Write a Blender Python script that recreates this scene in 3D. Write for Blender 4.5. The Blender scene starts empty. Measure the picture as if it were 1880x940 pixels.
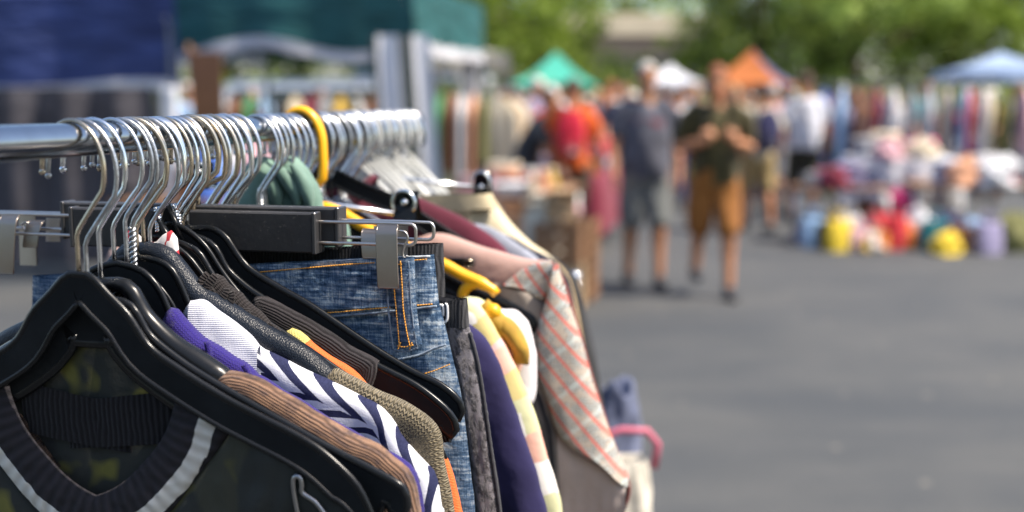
import bpy, math, random
import numpy as np
from mathutils import Vector, Matrix, noise

random.seed(7)
S = bpy.context.scene
COL = S.collection
R = math.radians

# ---------------------------------------------------------------- camera, sky, sun, exposure
F_PX = 2000.0                      # focal length in pixels of the 1880 x 940 photograph
CAM_H = 1.47
TILT = math.atan(280.0 / F_PX)     # horizon at y = 190
cam_d = bpy.data.cameras.new('camera')
cam = bpy.data.objects.new('camera', cam_d)
COL.objects.link(cam)
cam.location = (0, 0, CAM_H)
cam.rotation_euler = (math.pi / 2 - TILT, 0, 0)
cam_d.sensor_width = 36
cam_d.lens = 36 * F_PX / 1880
cam_d.clip_start = 0.05
cam_d.clip_end = 1000
cam_d.dof.use_dof = True
cam_d.dof.focus_distance = 0.785
cam_d.dof.aperture_fstop = 3.0
S.camera = cam

SUN_EL, SUN_AZ = 56.0, 104.0        # azimuth measured clockwise from +Y (0 = straight ahead, 90 = right)
w = bpy.data.worlds.new('World')
S.world = w
w.use_nodes = True
nt = w.node_tree
nt.nodes.clear()
out = nt.nodes.new('ShaderNodeOutputWorld')
bg = nt.nodes.new('ShaderNodeBackground')
sky = nt.nodes.new('ShaderNodeTexSky')
sky.sky_type = 'NISHITA'
sky.sun_disc = False
sky.sun_elevation = R(SUN_EL)
sky.sun_rotation = R(SUN_AZ)
sky.dust_density = 2.0
nt.links.new(sky.outputs[0], bg.inputs[0])
bg.inputs[1].default_value = 0.125
nt.links.new(bg.outputs[0], out.inputs[0])
sl = bpy.data.lights.new('sun', 'SUN')
sl.energy = 4.0
sl.angle = R(0.5)
sl.color = (1.0, 0.90, 0.77)
sun = bpy.data.objects.new('sun', sl)
COL.objects.link(sun)
ce, se = math.cos(R(SUN_EL)), math.sin(R(SUN_EL))
to_sun = Vector((math.sin(R(SUN_AZ)) * ce, math.cos(R(SUN_AZ)) * ce, se))
sun.rotation_euler = to_sun.to_track_quat('Z', 'Y').to_euler()
sun.location = to_sun * 30
S.view_settings.view_transform = 'Standard'
S.view_settings.look = 'None'
S.view_settings.gamma = 1.0
S.view_settings.exposure = 1.05
S.render.engine = 'CYCLES'
S.cycles.use_denoising = True
S.cycles.max_bounces = 6
S.cycles.sample_clamp_indirect = 8
S.cycles.caustics_reflective = False
S.cycles.caustics_refractive = False

# ---------------------------------------------------------------- geometry of the view
MW = Matrix.Translation(Vector((0, 0, CAM_H))) @ Matrix.Rotation(math.pi / 2 - TILT, 4, 'X')
M3 = MW.to_3x3()


def ray(px, py):
    return M3 @ Vector(((px - 940) / F_PX, -(py - 470) / F_PX, -1.0))


def on_ground(px, py):
    d = ray(px, py)
    k = CAM_H / -d.z
    return Vector((d.x * k, d.y * k, 0))


def at(px, d, z=0.0):
    """world point seen in column px at forward distance d (level, Y) and height z"""
    return Vector(((px - 940) / F_PX * d, d, z))


RD = Vector((450, F_PX * 1.0, 0))       # direction of the street and of the rack's rail
RD = ray(1390, 190); RD.z = 0; RD.normalize()
UD = Vector((RD.y, -RD.x, 0))           # across, towards the street
ZR = CAM_H - 0.023                      # centre of the rail
RAIL_R = 0.0108
d0 = ray(345, 245)
P0 = Vector((0, 0, CAM_H)) + d0 * (0.834 / 1.0)
P0.z = 0
YAW = math.atan2(UD.y, UD.x)


def RK(t, u, z):
    """rack frame -> world"""
    v = P0 + RD * t + UD * u
    return Vector((v.x, v.y, z))


def UZ(px, py, t):
    """pixel -> (u, z) on the rack's cross plane t"""
    d = ray(px, py)
    o = Vector((0, 0, CAM_H))
    q = P0 + RD * t
    k = (q - o).dot(RD) / d.dot(RD)
    p = o + d * k
    return ((p - q).dot(UD), p.z)


def TP(px):
    """t of the rail point seen in column px"""
    lo, hi = -0.5, 3
    for _ in range(50):
        m = (lo + hi) / 2
        p = RK(m, 0, ZR)
        c = MW.inverted() @ p
        x = 940 + F_PX * c.x / -c.z
        if x < px: lo = m
        else: hi = m
    return lo


def proj(p):
    c = MW.inverted() @ Vector(p)
    return (940 + F_PX * c.x / -c.z, 470 - F_PX * c.y / -c.z, -c.z)


# ---------------------------------------------------------------- materials
MATS = {}


class NT:
    def __init__(s, name):
        s.m = bpy.data.materials.new(name)
        s.m.use_nodes = True
        s.t = s.m.node_tree
        s.b = s.t.nodes['Principled BSDF']

    def n(s, typ, **kw):
        x = s.t.nodes.new(typ)
        for k, v in kw.items():
            if k.startswith('i_'):
                key = k[2:]
                x.inputs[int(key) if key.isdigit() else key].default_value = v
            else:
                setattr(x, k, v)
        return x

    def l(s, a, b):
        s.t.links.new(a, b)

    def coord(s, kind='Object', scale=(1, 1, 1), rot=(0, 0, 0)):
        c = s.n('ShaderNodeTexCoord')
        mp = s.n('ShaderNodeMapping')
        mp.inputs['Scale'].default_value = scale
        mp.inputs['Rotation'].default_value = rot
        s.l(c.outputs[kind], mp.inputs[0])
        return mp.outputs[0]

    def ramp(s, src, stops, interp='LINEAR'):
        r = s.n('ShaderNodeValToRGB')
        r.color_ramp.interpolation = interp
        e = r.color_ramp.elements
        while len(e) < len(stops): e.new(0.5)
        for i, (p, c) in enumerate(stops):
            e[i].position = p
            e[i].color = (*c, 1) if len(c) == 3 else c
        s.l(src, r.inputs[0])
        return r.outputs[0]

    def mix(s, fac, a, b, mode='MIX'):
        x = s.n('ShaderNodeMix', data_type='RGBA', blend_type=mode)
        for sock, v in ((x.inputs[0], fac), (x.inputs[6], a), (x.inputs[7], b)):
            if isinstance(v, (int, float)): sock.default_value = v
            elif isinstance(v, tuple): sock.default_value = (*v, 1) if len(v) == 3 else v
            else: s.l(v, sock)
        return x.outputs[2]

    def math(s, op, a, b=0.0):
        x = s.n('ShaderNodeMath', operation=op)
        for sock, v in ((x.inputs[0], a), (x.inputs[1], b)):
            if isinstance(v, (int, float)): sock.default_value = v
            else: s.l(v, sock)
        return x.outputs[0]

    def bump(s, h, strength=0.5, dist=0.001, normal=None):
        b = s.n('ShaderNodeBump')
        b.inputs['Strength'].default_value = strength
        b.inputs['Distance'].default_value = dist
        s.l(h, b.inputs['Height'])
        if normal is not None: s.l(normal, b.inputs['Normal'])
        return b.outputs[0]

    def noise(s, co, scale, detail=3, rough=0.55):
        x = s.n('ShaderNodeTexNoise')
        x.inputs['Scale'].default_value = scale
        x.inputs['Detail'].default_value = detail
        x.inputs['Roughness'].default_value = rough
        if co is not None: s.l(co, x.inputs['Vector'])
        return x.outputs[0]

    def wave(s, co, scale, direction='X', dist=0.0, dscale=1.0, detail=1.0, prof='SIN'):
        x = s.n('ShaderNodeTexWave', bands_direction=direction, wave_profile=prof)
        x.inputs['Scale'].default_value = scale
        x.inputs['Distortion'].default_value = dist
        x.inputs['Detail Scale'].default_value = dscale
        x.inputs['Detail'].default_value = detail
        s.l(co, x.inputs['Vector'])
        return x.outputs['Fac']

    def setb(s, color=None, rough=None, metal=None, normal=None, **kw):
        for key, v in (('Base Color', color), ('Roughness', rough), ('Metallic', metal), ('Normal', normal)):
            if v is None: continue
            if isinstance(v, (int, float)): s.b.inputs[key].default_value = v
            elif isinstance(v, tuple): s.b.inputs[key].default_value = (*v, 1)
            else: s.l(v, s.b.inputs[key])
        for k, v in kw.items():
            s.b.inputs[k.replace('_', ' ')].default_value = v
        return s.m


def tone(c, k):
    return tuple(min(1, x * k) for x in c)


def m_cloth(name, c, var=0.25, scale=6, rough=0.85, weave=900, sheen=0.15):
    """plain woven cloth with slight tonal variation and a weave bump"""
    if name in MATS: return MATS[name]
    x = NT(name)
    co = x.coord('Object')
    f = x.noise(co, scale, 4)
    col = x.ramp(f, [(0.3, tone(c, 1 - var)), (0.7, tone(c, 1 + var * 0.6))])
    h = x.noise(co, weave, 2)
    h2 = x.noise(co, 22, 3)
    nn = x.bump(h, 0.25, 0.0006)
    nn = x.bump(h2, 0.35, 0.008, nn)
    m = x.setb(col, rough, 0.0, nn)
    x.b.inputs['Sheen Weight'].default_value = sheen
    x.b.inputs['Specular IOR Level'].default_value = 0.25
    MATS[name] = m
    return m


def m_plain(name, c, rough=0.5, metal=0.0, var=0.12, scale=8, bump=0.0, bscale=60, spec=0.5):
    if name in MATS: return MATS[name]
    x = NT(name)
    co = x.coord('Object')
    f = x.noise(co, scale, 4)
    col = x.ramp(f, [(0.3, tone(c, 1 - var)), (0.7, tone(c, 1 + var))])
    nn = None
    if bump:
        nn = x.bump(x.noise(co, bscale, 4), bump, 0.002)
    rr = x.n('ShaderNodeMapRange', i_3=max(0.02, rough * 0.75), i_4=min(1, rough * 1.25))
    x.l(x.noise(co, scale * 3, 3), rr.inputs[0])
    m = x.setb(col, rr.outputs[0], metal, nn)
    x.b.inputs['Specular IOR Level'].default_value = spec
    MATS[name] = m
    return m


# ---------------------------------------------------------------- mesh builder
class MB:
    def __init__(s):
        s.v, s.f, s.uv, s.mi = [], [], [], []

    def add(s, verts, faces, uvs=None, mi=0):
        b = len(s.v)
        s.v += [tuple(p) for p in verts]
        for f in faces:
            s.f.append(tuple(b + i for i in f))
            s.mi.append(mi)
            s.uv.append([uvs[i] for i in f] if uvs else [(0, 0)] * len(f))
        return s

    def box(s, c, size, rz=0.0, bev=0.0, mi=0):
        cx, cy, cz = c
        hx, hy, hz = size[0] / 2, size[1] / 2, size[2] / 2
        b = min(bev, hx * .9, hy * .9, hz * .9)
        ca, sa = math.cos(rz), math.sin(rz)
        if b <= 0:
            pts = [(x, y, z) for z in (-hz, hz) for y in (-hy, hy) for x in (-hx, hx)]
            fc = [(0, 2, 3, 1), (4, 5, 7, 6), (0, 1, 5, 4), (2, 6, 7, 3), (0, 4, 6, 2), (1, 3, 7, 5)]
        else:
            pts, fc, idx = [], [], {}
            for sx in (-1, 1):
                for sy in (-1, 1):
                    for sz in (-1, 1):
                        for ax in range(3):
                            q = [sx * hx, sy * hy, sz * hz]
                            for a in range(3):
                                if a != ax: q[a] -= (sx, sy, sz)[a] * b
                            idx[(sx, sy, sz, ax)] = len(pts)
                            pts.append(tuple(q))
            for ax in range(3):
                o1, o2 = [a for a in range(3) if a != ax]
                for sg in (-1, 1):
                    loop = []
                    for a, c2 in ((-1, -1), (1, -1), (1, 1), (-1, 1)):
                        k = [0, 0, 0]; k[ax] = sg; k[o1] = a; k[o2] = c2
                        loop.append(idx[(*k, ax)])
                    fc.append(tuple(loop))
            for ax in range(3):
                o1, o2 = [a for a in range(3) if a != ax]
                for a in (-1, 1):
                    for c2 in (-1, 1):
                        k1 = [0, 0, 0]; k1[ax] = -1; k1[o1] = a; k1[o2] = c2
                        k2 = list(k1); k2[ax] = 1
                        fc.append((idx[(*k1, o1)], idx[(*k2, o1)], idx[(*k2, o2)], idx[(*k1, o2)]))
            for sx in (-1, 1):
                for sy in (-1, 1):
                    for sz in (-1, 1):
                        fc.append(tuple(idx[(sx, sy, sz, a)] for a in range(3)))
        pts = [(cx + x * ca - y * sa, cy + x * sa + y * ca, cz + z) for x, y, z in pts]
        return s.add(pts, fc, mi=mi)

    def tube(s, pts, r, seg=8, closed=False, caps=True, ry=None, up=None, mi=0):
        pts = [Vector(p) for p in pts]
        n = len(pts)
        rs = r if isinstance(r, (list, tuple)) else [r] * n
        rys = (ry if isinstance(ry, (list, tuple)) else [ry] * n) if ry is not None else rs
        tg = []
        for i in range(n):
            if closed: a, b = pts[i - 1], pts[(i + 1) % n]
            else: a, b = pts[max(0, i - 1)], pts[min(n - 1, i + 1)]
            d = b - a
            tg.append(d.normalized() if d.length > 1e-9 else Vector((0, 0, 1)))
        nrm = Vector(up) if up is not None else (Vector((0, 0, 1)) if abs(tg[0].z) < .9 else Vector((1, 0, 0)))
        verts, fc, uv = [], [], []
        L = 0
        for i in range(n):
            if up is not None: nrm = Vector(up)
            nrm = nrm - tg[i] * nrm.dot(tg[i])
            if nrm.length < 1e-6: nrm = tg[i].orthogonal()
            nrm.normalize()
            bn = tg[i].cross(nrm)
            if i: L += (pts[i] - pts[i - 1]).length
            for k in range(seg):
                a = 2 * math.pi * k / seg
                verts.append(pts[i] + nrm * (math.cos(a) * rys[i]) + bn * (math.sin(a) * rs[i]))
                uv.append((L, k / seg * 2 * math.pi * rs[i]))
        m = n if closed else n - 1
        for i in range(m):
            j = (i + 1) % n
            for k in range(seg):
                k2 = (k + 1) % seg
                fc.append((i * seg + k, i * seg + k2, j * seg + k2, j * seg + k))
        if caps and not closed:
            fc.append(tuple(range(seg))[::-1])
            fc.append(tuple((n - 1) * seg + k for k in range(seg)))
        return s.add(verts, fc, uv, mi)

    def ball(s, c, r, seg=12, rings=8, mi=0):
        r = r if isinstance(r, (list, tuple)) else (r, r, r)
        v = [(c[0], c[1], c[2] + r[2])]
        for i in range(1, rings):
            a = math.pi * i / rings
            for k in range(seg):
                b = 2 * math.pi * k / seg
                v.append((c[0] + r[0] * math.sin(a) * math.cos(b), c[1] + r[1] * math.sin(a) * math.sin(b), c[2] + r[2] * math.cos(a)))
        v.append((c[0], c[1], c[2] - r[2]))
        f = []
        for k in range(seg):
            f.append((0, 1 + k, 1 + (k + 1) % seg))
            e = len(v) - 1
            f.append((e, e - seg + (k + 1) % seg, e - seg + k))
        for i in range(rings - 2):
            for k in range(seg):
                a = 1 + i * seg
                f.append((a + k, a + seg + k, a + seg + (k + 1) % seg, a + (k + 1) % seg))
        return s.add(v, f, mi=mi)

    def grid(s, rows, uvs=None, flip=False, closed=False, mi=0):
        """rows: list of equal length lists of points"""
        n, m = len(rows), len(rows[0])
        v = [p for r_ in rows for p in r_]
        u = [q for r_ in uvs for q in r_] if uvs else None
        f = []
        for i in range(n - 1):
            for j in range(m if closed else m - 1):
                a, b = i * m + j, i * m + (j + 1) % m
                q = (a, b, b + m, a + m)
                f.append(q[::-1] if flip else q)
        return s.add(v, f, u, mi)

    def build(s, name, mat, parent=None, smooth=True, loc=None, rz=0.0, auto=None):
        me = bpy.data.meshes.new(name)
        v = s.v
        if loc is not None:
            pass
        me.from_pydata(v, [], s.f)
        uvl = me.uv_layers.new(name='UVMap')
        flat = [c for f in s.uv for q in f for c in q]
        uvl.data.foreach_set('uv', flat)
        for m in (mat if isinstance(mat, (list, tuple)) else [mat]):
            me.materials.append(m)
        me.polygons.foreach_set('material_index', s.mi)
        me.polygons.foreach_set('use_smooth', [smooth] * len(s.f))
        me.update()
        if auto and hasattr(me, 'set_sharp_from_angle'):
            me.set_sharp_from_angle(angle=R(auto))
        o = bpy.data.objects.new(name, me)
        COL.objects.link(o)
        if parent is not None:
            o.parent = parent
            o.matrix_parent_inverse = Matrix.Identity(4)
            if loc is None:      # geometry given in world coordinates: undo the parent's placement
                pm = parent_world(parent)
                o.matrix_local = pm.inverted()
            else:
                o.location = loc
                o.rotation_euler = (0, 0, rz)
        elif loc is not None:
            o.location = loc
            o.rotation_euler = (0, 0, rz)
        return o


def parent_world(o):
    m = Matrix.LocRotScale(o.location, o.rotation_euler.to_quaternion() if o.rotation_mode != 'QUATERNION' else o.rotation_quaternion, o.scale)
    if o.parent is not None:
        return parent_world(o.parent) @ m
    return m


def tag(o, label=None, cat=None, group=None, kind=None):
    if label: o['label'] = label
    if cat: o['category'] = cat
    if group: o['group'] = group
    if kind: o['kind'] = kind
    return o


def thing(name, loc, label, cat, group=None, rz=0.0):
    o = bpy.data.objects.new(name, None)
    o.empty_display_size = 0.1
    COL.objects.link(o)
    o.location = loc
    o.rotation_euler = (0, 0, rz)
    return tag(o, label, cat, group)


def copy_thing(root, loc, rz=None, label=None, scale=None, mats=None):
    """copy a thing, its parts and their sub-parts; mats = {part name: material}"""
    c = root.copy()
    COL.objects.link(c)
    c.location = loc
    if rz is not None: c.rotation_euler = (0, 0, rz)
    if scale is not None: c.scale = (scale,) * 3 if isinstance(scale, (int, float)) else scale
    if label: c['label'] = label

    def setm(o):
        base = o.name.split('.')[0]
        if mats and base in mats and o.material_slots:
            o.material_slots[0].link = 'OBJECT'
            o.material_slots[0].material = mats[base]
    if c.type == 'MESH': setm(c)
    for ch in list(root.children):
        d = ch.copy(); COL.objects.link(d); d.parent = c; setm(d)
        for g in list(ch.children):
            e = g.copy(); COL.objects.link(e); e.parent = d; setm(e)
    return c


def smooth_path(pts, n):
    """Catmull-Rom through pts, n samples, even arc length (2-D or 3-D tuples)"""
    P = [np.array(p, float) for p in pts]
    Q = [2 * P[0] - P[1]] + P + [2 * P[-1] - P[-2]]
    o = []
    for i in range(1, len(Q) - 2):
        a, b, c, d = Q[i - 1], Q[i], Q[i + 1], Q[i + 2]
        for k in range(12):
            t = k / 12
            o.append(0.5 * (2 * b + (c - a) * t + (2 * a - 5 * b + 4 * c - d) * t * t + (3 * b - a - 3 * c + d) * t ** 3))
    o.append(P[-1])
    o = np.array(o)
    L = np.r_[0, np.cumsum(np.linalg.norm(np.diff(o, axis=0), axis=1))]
    q = np.linspace(0, L[-1], n)
    return [tuple(np.interp(x, L, o[:, j]) for j in range(o.shape[1])) for x in q]


def nz(x, y, z=0.0):
    return noise.noise(Vector((x, y, z)))
# ================================================================ SETTING: ground
def m_asphalt():
    x = NT('asphalt')
    co = x.coord('Object')
    big = x.noise(co, 0.55, 5, .6)
    mid = x.noise(co, 2.2, 5, .6)
    fine = x.noise(co, 90, 3, .7)
    c1 = x.ramp(big, [(0.3, (0.030, 0.036, 0.042)), (0.7, (0.074, 0.075, 0.072))])
    c2 = x.mix(0.38, c1, x.ramp(mid, [(0.35, (0.040, 0.044, 0.047)), (0.65, (0.072, 0.073, 0.073))]))
    c3 = x.mix(0.35, c2, x.ramp(fine, [(0.35, (0.03, 0.03, 0.03)), (0.7, (0.14, 0.14, 0.135))]))
    pt = x.ramp(x.noise(x.coord('Object', (.35, 1, 1)), 1.1, 5, .65), [(.44, (0, 0, 0)), (.60, (1, 1, 1))])
    c3 = x.mix(x.math('MULTIPLY', pt, .55), c3, (0.030, 0.036, 0.044))
    v = x.n('ShaderNodeTexVoronoi'); v.inputs['Scale'].default_value = 3.1
    x.l(co, v.inputs['Vector'])
    spot = x.ramp(v.outputs['Distance'], [(0.0, (1, 1, 1)), (0.055, (1, 1, 1)), (0.07, (0, 0, 0))])
    c4 = x.mix(x.math('MULTIPLY', spot, 0.6), c3, (0.26, 0.235, 0.19))
    return x.setb(c4, 0.85, 0.0, x.bump(fine, 0.6, 0.004))


g = MB()
g.grid([[(x, y, 0) for x in (-140, -40, -10, 0, 10, 40, 140)] for y in (-20, 0, 10, 30, 80, 220)], flip=True)
tag(g.build('ground', m_asphalt(), smooth=False), kind='structure')

# ================================================================ materials of the rack
CHROME = m_plain('chrome', (0.78, 0.80, 0.82), 0.13, 1.0, 0.05, 40)
CHROME2 = m_plain('dull_zinc_wire', (0.66, 0.67, 0.68), 0.24, 1.0, 0.12, 60)
BRASSY = m_plain('brassy_wire', (0.55, 0.47, 0.36), 0.25, 1.0, 0.12, 60)
NICKEL = m_plain('satin_nickel', (0.60, 0.56, 0.52), 0.33, 1.0, 0.06, 30)
WHITEWIRE = m_plain('white_coated_wire', (0.50, 0.51, 0.49), 0.35, 0.0, 0.05, 60)


def m_black_plastic():
    x = NT('black_plastic')
    co = x.coord('Object')
    f = x.noise(co, 14, 5, .65)
    col = x.ramp(f, [(0.3, (0.005, 0.006, 0.007)), (0.75, (0.011, 0.012, 0.014))])
    dust = x.noise(co, 420, 2, .7)
    dm = x.ramp(dust, [(0.66, (0, 0, 0)), (0.78, (1, 1, 1))])
    col = x.mix(x.math('MULTIPLY', dm, 0.12), col, (0.30, 0.28, 0.25))
    sm = x.noise(co, 30, 4)
    rr = x.n('ShaderNodeMapRange', i_3=0.16, i_4=0.34); x.l(sm, rr.inputs[0])
    m = x.setb(col, rr.outputs[0], 0, x.bump(x.noise(co, 90, 2), 0.06, 0.001))
    x.b.inputs['Specular IOR Level'].default_value = 0.28
    return m


BLACKP = m_black_plastic()
BLACKWEB = m_plain('black_plastic_matt_web', (0.012, 0.014, 0.016), 0.55, 0, .25, 30, .1, 200, spec=.10)


def m_black_wood():
    x = NT('black_painted_wood')
    co = x.coord('Object')
    f = x.noise(co, 20, 5, .65)
    col = x.ramp(f, [(0.3, (0.018, 0.018, 0.019)), (0.75, (0.040, 0.039, 0.040))])
    d1 = x.noise(co, 300, 2, .75)
    dm = x.ramp(d1, [(0.64, (0, 0, 0)), (0.74, (1, 1, 1))])
    col = x.mix(x.math('MULTIPLY', dm, 0.35), col, (0.22, 0.19, 0.15))
    return x.setb(col, 0.5, 0, x.bump(x.noise(co, 160, 3), 0.25, 0.0008))


BLACKW = m_black_wood()


def m_leather(name='pebbled_black_vinyl', c=(0.007, 0.010, 0.016)):
    x = NT(name)
    co = x.coord('Object')
    v = x.n('ShaderNodeTexVoronoi'); v.inputs['Scale'].default_value = 900
    x.l(co, v.inputs['Vector'])
    h = x.noise(co, 12, 3)
    col = x.ramp(h, [(0.3, tone(c, .7)), (0.7, tone(c, 1.4))])
    x.b.inputs['Specular IOR Level'].default_value = .3
    return x.setb(col, 0.36, 0, x.bump(v.outputs['Distance'], 0.5, 0.0007))


PEBBLE = m_leather()
YELLOWP = m_plain('yellow_plastic', (0.85, 0.42, 0.012), 0.32, 0, 0.06, 20)


def uvc(x, scale=(1, 1, 1)):
    return x.coord('UV', scale)


def sepxy(x, co):
    s = x.n('ShaderNodeSeparateXYZ'); x.l(co, s.inputs[0])
    return s.outputs[0], s.outputs[1]


def knit_h(x, co, pu, pv, slant=0.8):
    """height field of knitted stitches; co in metres"""
    u, v = sepxy(x, co)
    wp = x.noise(co, 120, 2)
    u = x.math('ADD', u, x.math('MULTIPLY', wp, pu * 1.1))
    v = x.math('ADD', v, x.math('MULTIPLY', x.noise(co, 75, 2), pv * 1.6))
    pp = x.math('PINGPONG', u, pu / 2)
    c = x.math('DIVIDE', pp, pu / 2)
    vv = x.math('ADD', v, x.math('MULTIPLY', c, slant * pv))
    sv = x.math('SINE', x.math('MULTIPLY', vv, 2 * math.pi / pv))
    su = x.math('SINE', x.math('MULTIPLY', c, math.pi))
    a = x.math('MULTIPLY_ADD', sv, 0.5); x_ = a.node; x_.inputs[2].default_value = 0.5
    return x.math('MULTIPLY', a, x.math('ADD', x.math('MULTIPLY', su, 0.7), 0.3))


def m_knit(name, c, pu=0.003, pv=0.0025, slant=0.8, depth=0.0010, streak=0.0, c2=None, fuzz=0.3, strength=0.8, contrast=0.45):
    x = NT(name)
    co = uvc(x)
    h = knit_h(x, co, pu, pv, slant)
    f = x.noise(x.coord('Object'), 14, 4)
    base = x.ramp(f, [(0.3, tone(c, 0.85)), (0.7, tone(c, 1.12))])
    if streak:
        st = x.noise(uvc(x, (22, 420, 1)), 1, 4, .7)
        sm = x.ramp(st, [(0.42, (0, 0, 0)), (0.62, (1, 1, 1))])
        base = x.mix(x.math('MULTIPLY', sm, streak), base, c2 or tone(c, 0.4))
    col = x.mix(x.math('SUBTRACT', 1, h), base, tone(c, 1 - contrast), 'MIX') if contrast > 0 else base
    colm = x.mix(contrast, base, col)
    nn = x.bump(h, strength, depth)
    nn = x.bump(x.noise(x.coord('Object'), 700, 3), fuzz, 0.0006, nn)
    nn = x.bump(x.noise(x.coord('Object'), 38, 3), 0.3, 0.005, nn)
    m = x.setb(colm, 0.9, 0, nn)
    x.b.inputs['Sheen Weight'].default_value = 0.12
    x.b.inputs['Specular IOR Level'].default_value = 0.15
    return m


def m_rib(name, c, period=0.0035, along='v', c2=None, var=0.25, depth=0.0012, streaks=0.0, contrast=0.5, warp=0.0012):
    """ribs parallel to the silhouette (along='v') or across it ('u')"""
    x = NT(name)
    co = uvc(x)
    u, v = sepxy(x, co)
    s = v if along == 'v' else u
    wob = x.noise(x.coord('Object'), 26, 3)
    s2 = x.math('ADD', s, x.math('MULTIPLY', wob, warp * 8))
    sn = x.math('SINE', x.math('MULTIPLY', s2, 2 * math.pi / period))
    h = x.math('MULTIPLY_ADD', sn, 0.5); h.node.inputs[2].default_value = 0.5
    fine = x.math('SINE', x.math('MULTIPLY', u if along == 'v' else v, 2 * math.pi / 0.0011))
    hh = x.math('ADD', h, x.math('MULTIPLY', fine, 0.15))
    f = x.noise(x.coord('Object'), 10, 4)
    base = x.ramp(f, [(0.3, tone(c, 1 - var)), (0.7, tone(c, 1 + var * .6))])
    if streaks:
        st = x.noise(uvc(x, (55, 420, 1) if along == 'v' else (420, 55, 1)), 1, 4, .7)
        sm = x.ramp(st, [(0.47, (0, 0, 0)), (0.6, (1, 1, 1))])
        base = x.mix(x.math('MULTIPLY', sm, streaks), base, c2 or tone(c, .4))
    dark = x.mix(1.0, base, (contrast, contrast, contrast), 'MULTIPLY')
    col = x.mix(h, dark, base)
    nn = x.bump(hh, 0.7, depth)
    nn = x.bump(x.noise(x.coord('Object'), 500, 3), 0.25, 0.0005, nn)
    m = x.setb(col, 0.88, 0, nn)
    x.b.inputs['Sheen Weight'].default_value = 0.1
    x.b.inputs['Specular IOR Level'].default_value = 0.2
    return m


# ================================================================ the rail and its frame
rack = thing('clothes_rack', RK(0, 0, 0), 'chrome clothes rack with a round rail, crowded with hangers and garments', 'clothes rack', rz=YAW)
rb = MB(); rb.tube([RK(t, 0, ZR) for t in np.linspace(-0.62, 0.565, 14)], RAIL_R, 20)
rb.build('rail', m_plain('aged_dark_chrome', (0.36, 0.38, 0.41), 0.16, 1.0, .1, 30), rack)
for t in (-0.60, 0.50):
    p = MB(); p.tube([RK(t, 0, ZR - RAIL_R), RK(t, 0, 0.09)], 0.011, 14)
    p.build('post', m_plain('dull_grey_tube', (0.20, 0.21, 0.22), 0.55, .6, .1, 30), rack)
    b = MB(); b.tube([RK(t, -0.26, 0.085), RK(t, 0.26, 0.085)], 0.012, 12)
    b.build('foot_bar', CHROME, rack)
    for uu in (-0.25, 0.25):
        c = MB()
        c.tube([RK(t - 0.010, uu, 0.032), RK(t + 0.010, uu, 0.032)], [0.032, 0.032], 18)
        c.tube([RK(t, uu, 0.03), RK(t, uu, 0.084)], 0.007, 8)
        c.build('castor', BLACKP, rack)
b = MB(); b.tube([RK(-0.60, 0, 0.11), RK(0.50, 0, 0.11)], 0.010, 12); b.build('lower_bar', CHROME, rack)
capm = MB(); capm.ball(RK(0.567, 0, ZR), 0.0135, 14, 8); capm.build('end_cap', BLACKP, rack)


# ================================================================ hangers
def hook_pts(R_=0.019, drop=0.07, wire=0.0016, tip=182, lean=0.0, zneck=None):
    """hook in its own plane: (u, z) with the rail's centre at (0, ZR); a tall oval open on the far side"""
    a_, b_ = R_, R_ * 1.45
    zc = ZR + RAIL_R + wire - b_
    P = []
    for a in np.linspace(tip, -24, 24):
        P.append((a_ * math.cos(R(a)), zc + b_ * math.sin(R(a))))
    zn = max(zc - b_ * 1.28, ZR - drop + 0.012)
    q0 = P[-1]
    for k in (0.3, 0.62, 0.9):
        P.append((q0[0] * (1 - k) ** 1.05 + lean * k, q0[1] + (zn - q0[1]) * k))
    P.append((lean, zn - 0.002))
    ze = ZR - drop
    for k in (0.3, 0.6, 1.0):
        P.append((lean, zn - 0.002 + (ze - zn + 0.002) * k))
    return P


rnd2 = random.Random(21)
WORN = m_plain('scratched_grey_wire', (0.46, 0.47, 0.48), 0.34, 1.0, 0.3, 120, .3, 300)


def add_hook(parent, t, yaw=0.0, R_=0.019, drop=0.07, wire=0.0016, mat=None, twist=False, flat=False, off=0.0, tip=182):
    mb = MB()
    yaw += rnd2.uniform(-.16, .16); R_ *= rnd2.uniform(.93, 1.09); off += rnd2.uniform(-.003, .002)
    if mat is None: mat = rnd2.choice([CHROME, CHROME2, CHROME2, BRASSY, WORN])
    cy, sy = math.cos(yaw), math.sin(yaw)
    P = hook_pts(R_, drop, wire, tip=tip)
    pts = []
    for u, z in P:
        pts.append(RK(t + u * sy, u * cy + off * min(1, max(0, (ZR - 0.02 - z) / 0.03)), z))
    mb.tube(pts, wire, 9 if not flat else 10, ry=None if not flat else wire * 1.5)
    if not flat:
        mb.ball(pts[0], wire * 1.5, 8, 6)
    if twist:
        z0, z1 = min(ZR - drop + 0.03, ZR - 0.052), ZR - drop
        for ph in (0, math.pi):
            q = []
            for k in np.linspace(0, 1, 40):
                a = k * 4.2 * 2 * math.pi + ph
                q.append(RK(t + math.cos(a) * wire * 0.95, off + math.sin(a) * wire * 0.95, z0 + (z1 - z0) * k))
            mb.tube(q, wire * 0.85, 7)
    return mb.build('hook', mat or CHROME2, parent)


def px_arm(pts, t):
    return [UZ(x, y, t) for x, y in pts]


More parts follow.
